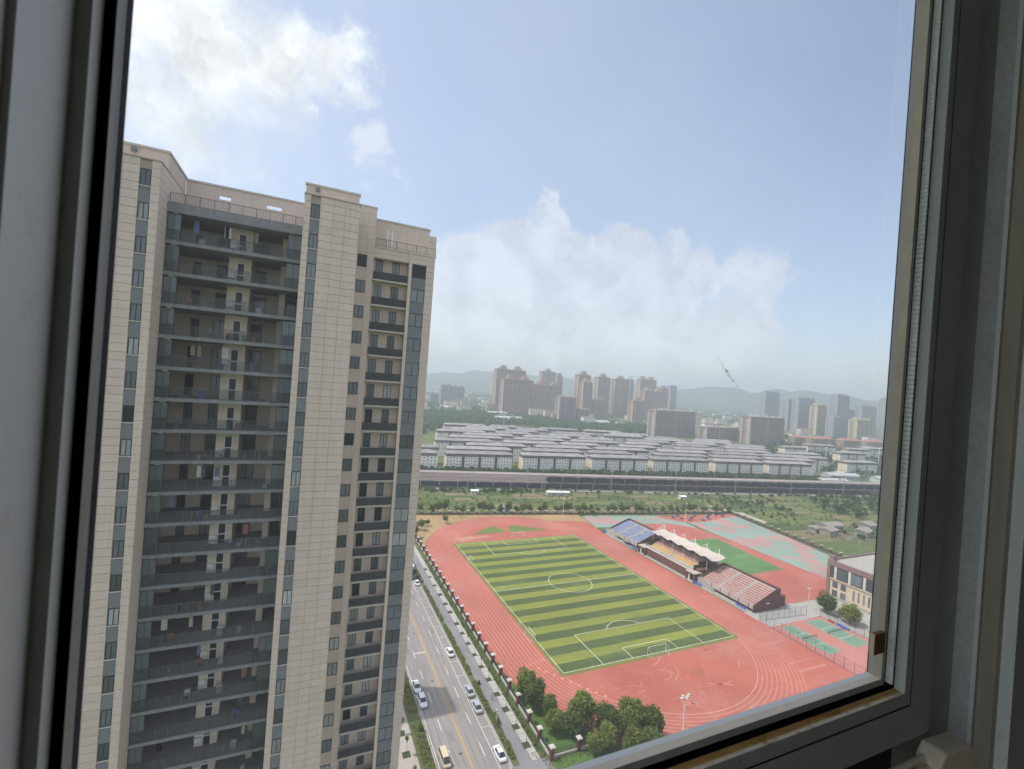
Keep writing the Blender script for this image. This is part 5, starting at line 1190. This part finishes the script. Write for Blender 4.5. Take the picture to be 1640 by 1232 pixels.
# ------------------------------------------------------------------ six storey apartment rows
WALLP = mat('pale_render', (.80, .78, .74), rough=.9, var=.06, scale=.4, big=.08); WALLC = mat('cream_render', (.68, .60, .46), rough=.9, var=.07, scale=.4)
BRN = mat('brown_top_floor', (.185, .148, .142), rough=.9, var=.1, rnd=.15); ROOFG = mat('grey_tile_roof', (.285, .28, .275), rough=.9, var=.2, scale=1.0, big=.14, rnd=.16, stretch=(2, .6, 1))
DKST = mat('dark_stairwell', (.12, .115, .12), rough=.8, var=.15)
APM = {}
def apt_meshes(L):
    key = round(L)
    if key in APM: return APM[key]
    n = max(2, round(L / 16)); Wd = 11.0; uw = L / n; wall = MB(); top = MB(); roof = MB(); vents = MB(); stair = MB(); win = []
    wall.box(0, L, 0, Wd, 0, 14.4, 0)
    for i in range(n):
        x0, x1 = i * uw + (1.4 if i else 0.0), (i + 1) * uw - (1.4 if i < n - 1 else 0)
        wall.box(x0, x1, -1.2, 0, 0, 14.4, 0); top.box(x0 - .2, x1 + .2, -1.4, 0, 14.4, 17)
        for f in range(5):
            for k in range(5):
                win.append((x0 + (x1 - x0) * (k + .5) / 5 - .65, -1.26, 1.0 + 2.85 * f + (1.3 if k == 2 else 0) - (0.6 if k == 2 else 0)))
    top.box(-.25, L + .25, 0, Wd + .2, 14.4, 17)
    for i in range(1, n): stair.box(i * uw - 1.35, i * uw + 1.35, -.12, -.02, 0, 14.3)
    e = .5; zr = 19.0
    roof.v = [(-e, -1.4 - e, 17.02), (L + e, -1.4 - e, 17.02), (L + e, Wd + e, 17.02), (-e, Wd + e, 17.02), (4.5, Wd / 2 - .6, zr), (L - 4.5, Wd / 2 - .6, zr)]
    roof.f = [(0, 1, 5, 4), (2, 3, 4, 5), (0, 4, 3), (1, 2, 5), (3, 2, 1, 0)]; roof.m = [0] * 5
    for i in range(n):
        for q in (.3, .7):
            x = (i + q) * uw; vents.box(x - .35, x + .35, 1.2, 1.9, 17.2, 18.2)
        vents.box((i + .5) * uw - 2.6, (i + .5) * uw + 2.6, Wd / 2 - 1.0, Wd / 2 - .2, zr - .3, zr + .22)
    APM[key] = (wall.mesh('wall', WALLP), top.mesh('top_floor', BRN), roof.mesh('roof', ROOFG), vents.mesh('roof_vents', mat('roof_vent', (.42, .41, .41), rough=.9, rnd=.3)), stair.mesh('stairwell', DKST), win, MB().box(-.02, .0, 0, Wd, 0, 14.4).mesh('gable_wall', WALLC), Wd)
    return APM[key]
wn = MB().box(.2, 1.05, 0, .05, 0, 1.15).mesh('window', mat('far_window', (.07, .075, .085), rough=.25, rnd=.5)); wnp = MB().box(.08, 1.22, -.02, -.004, .08, 1.37).mesh('pane', PANE)
def apartments(x, y, a, L, label, grp, detail):
    wall, top, roof, vents, stair, win, gab, Wd = apt_meshes(L)
    t = thing('apartment_block', label, 'apartment block', (x, y, 0), a, grp)
    obj('wall', wall, None, t); obj('top_floor', top, None, t); r = obj('roof', roof, None, t); o = obj('roof_vents', vents, None, r); o['kind'] = 'stuff'
    obj('stairwell', stair, None, t); obj('gable_wall', gab, None, t)
    if detail:
        for p in win: obj('window', wn, None, t, p)
    else:
        b = MB()
        for p in win:
            if p[2] > 6: b.box(p[0] + .1, p[0] + 1.15, p[1], p[1] + .05, p[2], p[2] + 1.25)
        key = ('w', round(L))
        if key not in APM: APM[key] = b.mesh('windows', MATS['far_window'])
        o = obj('windows', APM[key], None, t); o['kind'] = 'stuff'
def row_u(v, j): return 226.5 - .105 * v - .00012 * v * v + 29.0 * j + (j > 3) * 3
def row_a(v): return math.atan(-.105 - .00024 * v)
ROWS = {0: [(-52, 52), (8, 61), (79, 64), (149, 62), (216, 66), (289, 60), (355, 56)], }
rg = random.Random(21)
words = ['first', 'second', 'third', 'fourth', 'fifth', 'sixth', 'seventh', 'eighth', 'ninth', 'tenth']
front_words = ['at the tower edge', 'second from the tower edge', 'behind the start of the second train', 'behind the middle of the trains', 'fourth along from the gap', 'with cream gable towards the city', 'last of the front row towards the pale low sheds']
for i, (v, L) in enumerate(ROWS[0]): apartments(v, row_u(v, 0), row_a(v), L, 'pale six storey front row block ' + front_words[i], 'apartment blocks in rows', True)
apartments(-30, 262, -.06, 40, 'cream six storey block peeping out behind the tower edge', 'apartment blocks in rows', False)
COLS = [(10, 64), (84, 64), (158, 64), (232, 64), (306, 64), (380, 64)]
for j in range(1, 10):
    sh = 9 * j + (j % 3) * 17 - 17
    for i, (v, L) in enumerate(COLS):
        v = v + sh + rg.uniform(-3, 3); Lb = L if rg.random() < .75 else 48
        if (j >= 6 and 215 + j * 6 < v + 30 < 275 + j * 5) or (j >= 8 and v > 330) or v > 455: continue
        apartments(v, row_u(v, j), row_a(v), Lb, 'grey roofed block, %s from the tower edge in the %s apartment row' % (words[i], words[j]), 'apartment blocks in rows', False)
for x, y, a, L in ((452, 208, -.16, 48), (470, 240, -.16, 64), (500, 178, -.16, 48)): apartments(x, y, a, L, 'grey roofed block in the loose cluster by the workshops, ' + {452: 'front one', 470: 'rear one', 500: 'one towards the window edge'}[x], 'apartment blocks in rows', False)
# low pale workshops at the right end of the railway
WS = mat('workshop_wall', (.50, .53, .55), rough=.8, var=.08)
for x, y, L, Wd, h, l in ((452, 156, 42, 12, 6.5, 'long pale blue-white workshop by the railway'), (505, 140, 26, 12, 5.5, 'grey workshop beside the pale blue one'), (540, 128, 30, 12, 6, 'low grey workshop at the end of the railway'), (415, 143, 34, 9, 4.5, 'pinkish flat workshop in front of the pale blue one'), (480, 172, 18, 10, 5, 'small grey workshop behind the pale blue one')):
    shed(x, y, L, Wd, h, -.2, l, mat('pale_sheet_roof', (.46, .46, .46), rough=.7, var=.1), WS, 'workshops by the railway', 'workshop')

# ------------------------------------------------------------------ the city beyond
FAR = [(378, 1065, 102, 126, 'h'), (337, 909, 92, 96, 'h'), (421, 983, 139, 88, 'h'), (656, 1318, 68, 140, 'h'), (646, 1178, 27, 122, 'h'), (431, 787, 57, 61, 'm'), (489, 791, 42, 34, 'm'), (600, 981, 54, 126, 'h'), (579, 918, 41, 104, 'h'), (714, 1048, 60, 127, 'h'), (653, 964, 58, 55, 'h'),
       (784, 1055, 70, 126, 'h'), (974, 1231, 41, 132, 't'), (933, 1115, 89, 134, 'h'), (858, 1000, 102, 94, 'h'), (1020, 1103, 48, 107, 'h'), (1156, 1205, 47, 121, 't'), (701, 857, 56, 62, 'h'), (500, 540, 123, 52, 'm'), (592, 500, 108, 26, 'm'), (654, 456, 123, 53, 'm'),
       (1278, 898, 96, 120, 't'), (1201, 733, 103, 104, 't'), (1195, 675, 73, 87, 'y'), (1253, 657, 87, 120, 't'), (1179, 620, 74, 56, 't'), (1201, 575, 106, 55, 'y'), (1281, 549, 78, 117, 't'), (289, 1319, 41, 63, 'f'), (325, 1314, 48, 61, 'f'), (246, 1288, 33, 34, 'f'), (1232, 785, 46, 97, 'f'), (1456, 704, 113, 94, 'f'), (1335, 699, 111, 79, 'f'),
       (762, 433, 49, 18, 'o'), (751, 394, 82, 21, 'o'), (825, 383, 78, 20, 'o'), (911, 388, 84, 18, 'o')]
SKIN = {'h': (mat('brown_tower', (.33, .235, .18), rough=.85, var=.08, scale=.1), mat('tower_trim', (.50, .375, .275), rough=.85)), 'm': (mat('plum_midrise', (.33, .225, .195), rough=.85, var=.1, scale=.1), mat('pale_trim', (.44, .39, .365), rough=.8)),
        't': (mat('grey_tower', (.36, .37, .385), rough=.8, var=.08, scale=.1), mat('grey_trim', (.32, .32, .34), rough=.8)), 'y': (mat('sand_tower', (.36, .30, .24), rough=.85, var=.08, scale=.1), mat('yellow_trim', (.60, .49, .31), rough=.8)),
        'f': (mat('far_tower', (.30, .31, .33), rough=.85), mat('far_trim', (.36, .36, .37), rough=.85)), 'o': (mat('ochre_block', (.45, .37, .28), rough=.85, var=.08, scale=.1), mat('red_roof', (.36, .19, .14), rough=.85))}
FWIN = mat('tower_windows', (.15, .155, .17), rough=.3)
KW = {'h': 'brown high-rise with stepped crown', 'm': 'dark plum mid-rise with pale roof line', 't': 'grey high-rise with ribbed front', 'y': 'sand coloured high-rise with yellow side', 'f': 'hazy grey high-rise block far off', 'o': 'ochre low block with tiled roof'}
WHERE = ['leftmost and tallest of the first cluster', 'in front of the leftmost one', 'very wide, with a bump at its centre', 'rising behind the wide slab', 'narrow, at the edge of the wide slab', 'in the wood before the brown slab', 'lower wing beside it', 'fourth peak along', 'in front of the fourth peak', 'fifth peak along', 'shorter, before the fifth peak', 'sixth peak along', 'slim glassy one behind the sixth peak', 'broad seventh peak', 'before the seventh peak', 'at the end of the brown cluster', 'by the cranes', 'short one between the peaks',
         'standing alone behind the apartment rows', 'long low one between two mid-rises', 'at the end of the apartment rows', 'alone before the hill', 'left of the yellow-sided pair', 'with lit yellow edge', 'tallest of the city side', 'shorter, with white crown beads', 'beside the window edge, low', 'cut by the window edge', 'faint, before the first hill', 'faint, beside its twin before the first hill', 'faint and short at the tower edge', 'pale blue, before the second hill', 'wide and faint by the window', 'faint, behind the tallest city one',
         'nearest the dark mid-rise', 'second along', 'third along', 'last along']
FOOT = []
def high_rise(v, u, w, h, k, where, i):
    body, trim = SKIN[k]; D = min(20, w * .42) if k != 'o' else 13; sh_ = D * (v - CAM.x) / (u - CAM.y); v, w = v + sh_, w - sh_
    lab = KW[k] + ', ' + where
    t = thing('high_rise', lab, 'high-rise' if k != 'o' else 'building', (v + w / 2, u + D / 2, 0), 0, 'buildings of the city'); wq = lambda n, b, m: wpart(t, n, b, m)
    FOOT.append((v - 6, v + w + 6, u - 8, u + D + 4))
    bays = max(2, round(w / 17)); bw = w / bays; B, Tm, Wn = MB(), MB(), MB()
    B.box(v, v + w, u, u + D, 0, h)
    for j in range(bays):
        x0 = v + j * bw
        B.box(x0 + bw * .08, x0 + bw * .44, u - 1.8, u, 0, h - 4).box(x0 + bw * .56, x0 + bw * .92, u - 1.8, u, 0, h - 4)
        if k == 'm':
            if j == 0:
                for f_ in range(1, int(h / 3.05)): Tm.box(v - .1, v + w + .1, u - 2.05, u - 1.92, f_ * 3.05 + .1, f_ * 3.05 + .5)
            if j in (0, bays // 2): Tm.box(x0 - .6, x0 + .6, u - 2.3, u - .01, 0, h)
            continue
        Tm.box(x0 - .5, x0 + .5, u - 2.1, u - .01, 0, h - 3); Tm.box(x0 + bw * .47, x0 + bw * .53, u - .9, u - .01, 0, h - 3)
    Tm.box(v + w - .5, v + w + .5, u - 2.1, u - .01, 0, h - 3)
    nf = int(h / 3.05); ops = []
    for f in range(nf):
        z = f * 3.05 + 1.0
        if z > h - 3: break
        for j in range(bays):
            x0 = v + j * bw
            for q in (.13, .29, .61, .77): Wn.face([(x0 + bw * q, u - 1.85, z), (x0 + bw * (q + .12), u - 1.85, z), (x0 + bw * (q + .12), u - 1.85, z + 1.7), (x0 + bw * q, u - 1.85, z + 1.7)])
        for q in (.2, .55): Wn.face([(v - .06, u + D * (q + .2), z), (v - .06, u + D * q, z), (v - .06, u + D * q, z + 1.5), (v - .06, u + D * (q + .2), z + 1.5)])
    wq('body', B, body); wq('trim', Tm, trim); o = wq('windows', Wn, FWIN); o['kind'] = 'stuff'
    side = MB().box(v - .9, v - .07, u + .3, u + D * .3, 0, h - 4).box(v - .9, v - .07, u + D * .78, u + D - .3, 0, h - 4); wq('side_pier', side, trim)
    cr = MB()
    if k == 'h':
        nb = max(1, round(w / 48))
        for j in range(nb):
            c = v + w * (j + .5) / nb; cr.box(c - 10, c + 10, u + 2, u + D - 2, h, h + 5).box(c - 11, c + 11, u + 1, u + D - 1, h + 5, h + 6).box(c - 6, c + 6, u + 4, u + D - 4, h + 6, h + 10).box(c - 7.2, c + 7.2, u + 3, u + D - 3, h + 10, h + 11)
        cr.box(v - 1.4, v + w + 1.4, u - 2.4, u + D + 1, h - 1.2, h)
        for z in (h * .82,): cr.box(v - .8, v + w + .8, u - 2.3, u - 1.9, z, z + 1.2)
    elif k == 'm':
        cr.box(v - .8, v + w + .8, u - 2.6, u + D, h, h + .6).box(v - .3, v + w + .3, u - 2.6, u - 2.2, h - 10, h - 9.3).box(v - .3, v + w + .3, u - 2.6, u - 2.2, h - 4, h - 3.4).box(v - .3, v + w + .3, u - 2.6, u - 2.2, h * .45, h * .45 + .6)
        for j in range(bays * 2): cr.box(v + (j + .3) * w / bays / 2, v + (j + .75) * w / bays / 2, u + 1, u + 7, h + .6, h + random.choice((2.2, 3.2, 4)))
    elif k == 'o':
        cr.v = [(v - 1, u - 3, h), (v + w + 1, u - 3, h), (v + w + 1, u + D + 1, h), (v - 1, u + D + 1, h), (v + 4, u + D / 2, h + 4.5), (v + w - 4, u + D / 2, h + 4.5)]; cr.f = [(0, 1, 5, 4), (2, 3, 4, 5), (0, 4, 3), (1, 2, 5), (3, 2, 1, 0)]; cr.m = [0] * 5
    else:
        for j in range(bays): cr.box(v + (j + .22) * bw, v + (j + .78) * bw, u + 2, u + D - 4, h, h + 5)
        cr.box(v - .6, v + w + .6, u - 2.2, u + D, h - .8, h)
    wq('crown_storey' if k != 'o' else 'roof', cr, trim if k != 't' else body)
for i, f in enumerate(FAR): high_rise(*f, WHERE[i], i)
def crane(x, y, h, j, a):
    t = thing('tower_crane', 'tower crane over the brown high-rises, ' + ('the taller' if h > 130 else 'the lower'), 'crane', (x, y, 0), a, 'tower cranes'); b = MB().box(-1.0, 1.0, -1.0, 1.0, 0, h)
    obj('crane_mast', b, STEEL, t); obj('jib', MB().box(-j * .3, j, -.7, .7, h, h + 1.6).tube((0, 0, h + 8), (j * .8, 0, h + 1.6), .3, n=4).tube((0, 0, h), (0, 0, h + 8), .6, n=4), STEEL, t)
crane(975, 1200, 143, 26, .2); crane(1230, 1230, 120, 34, -.2)
# many small roofs in the distance: hamlets that read as one mass
rg = np.random.default_rng(17); b = MB()
for _ in range(420):
    az = R_(rg.uniform(8, 66)); d = rg.uniform(1050, 2900)
    x, y = CAM.x + d * math.sin(az), CAM.y + d * math.cos(az)
    if any(a[0] < x < a[1] and a[2] < y < a[3] for a in FOOT): continue
    L, Wd, h = rg.uniform(14, 50), rg.uniform(9, 13), rg.choice([6, 9, 12, 18, 18, 24]); m = int(rg.integers(0, 3))
    b.box(x, x + L, y, y + Wd, 0, h, m); b.box(x - .6, x + L + .6, y - .6, y + Wd + .6, h, h + 1.2, 3 + int(rg.integers(0, 2)))
stuff('distant_town', b, [WALLP, MATS['ochre_block'], WALLC, MATS['red_roof'], ROOFG])
for x, y, L, Wd, h, l in ((300, 760, 60, 22, 7, 'long pale roofed warehouse before the first towers'), (250, 1010, 80, 20, 9, 'white warehouse far behind the wood'), (330, 905, 50, 18, 8, 'pale blue roofed warehouse by the dirt road'), (520, 740, 60, 20, 9, 'dark flat roofed hall at the foot of the brown slab')):
    shed(x, y, L, Wd, h, -.1, l, MATS['pale_sheet_roof'], WS, 'warehouses by the wood', 'warehouse')
sheet('dirt_road', [[(196, 640), (232, 640), (300, 545), (285, 530), (225, 600)], [(225, 600), (285, 530), (262, 500), (205, 560)]], .2, mat('sandy_road', (.46, .38, .27), rough=.95, var=.15, scale=.2))
av = FOOT + [(190, 300, 520, 650)] + [(x - L / 2 - 4, x + L / 2 + 4, y - 16, y + 16) for x, y, L in ((300, 760, 60), (250, 1010, 80), (330, 905, 50), (520, 740, 60))]
far_forest('tree_belt', scatter(1000, [(-60, 228), (10, 215.5), (80, 202.5), (440, 135), (440, 150), (300, 186), (80, 214), (10, 223), (-60, 238)], 41), 1.0, 62, 3.0, 6.5, WOOD, 42)
far_forest('woodland', scatter(3200, [(-40, 470), (120, 520), (330, 545), (470, 545), (650, 640), (640, 800), (420, 980), (300, 1000), (100, 900), (-40, 700)], 43, av), 1.9, 40, 6, 12, WOOD, 44)
far_forest('city_trees', scatter(1500, [(460, 150), (800, 60), (1300, 300), (1250, 560), (900, 640), (720, 450), (560, 330)], 45, av), 1.9, 34, 5, 10, WOOD, 46)
far_forest('distant_woodland', scatter(2600, [(0, 900), (300, 1000), (1300, 1000), (2600, 500), (2600, 2200), (1200, 3000), (200, 3000)], 47, av), 5.5, 20, 8, 16, WOOD, 48, rad=.9)
WB = {(660, 330): 'before the dark mid-rise', (700, 290): 'beside the ochre blocks', (770, 300): 'under the yellow-sided tower', (850, 280): 'under the tallest city tower', (930, 330): 'by the window edge', (560, 300): 'behind the last rows', (610, 250): 'beside the tall white pole', (700, 220): 'beyond the workshops', (820, 200): 'lowest by the window edge'}
for v, u, L in ((660, 330, 60), (700, 290, 48), (770, 300, 64), (850, 280, 64), (930, 330, 64), (560, 300, 40), (610, 250, 48), (700, 220, 60), (820, 200, 60)):
    apartments(v, u, -.16, L, 'grey roofed city block among the trees, ' + WB[(v, u)], 'apartment blocks in rows', False)
for v, u, h in ((545, 230, 26), (640, 215, 28), (187, 520, 30)):
    t = thing('lighting_mast', 'tall white pole ' + ('at the city end of the roofs' if v == 545 else 'by the window edge' if v == 640 else 'before the wood behind the rows'), 'mast', (v, u, 0), 0, 'tall white poles'); obj('pole', MB().tube((0, 0, 0), (0, 0, h), .45, .3, 8), WHITE, t); obj('lamp_head', MB().tube((0, 0, h), (0, 0, h + 1.2), 1.5, 1.2, 8), WHITE_D, t)

# ------------------------------------------------------------------ air
HZ = bpy.data.materials.new('haze'); HZ.use_nodes = True; nt = HZ.node_tree
for n in list(nt.nodes):
    if n.type == 'BSDF_PRINCIPLED': nt.nodes.remove(n)
pv = N(nt, 'ShaderNodeVolumePrincipled'); pv.inputs['Color'].default_value = (.84, .92, 1.0, 1); pv.inputs['Density'].default_value = 0.00034; pv.inputs['Anisotropy'].default_value = 0.25; pv.inputs['Density Attribute'].default_value = ''
nt.links.new(pv.outputs[0], nt.nodes['Material Output'].inputs['Volume'])
try: HZ.cycles.homogeneous_volume = True
except Exception: pass
tag(obj('haze', MB().box(-8100, 8100, -8100, 8100, -1.0, 262), HZ), kind='stuff')
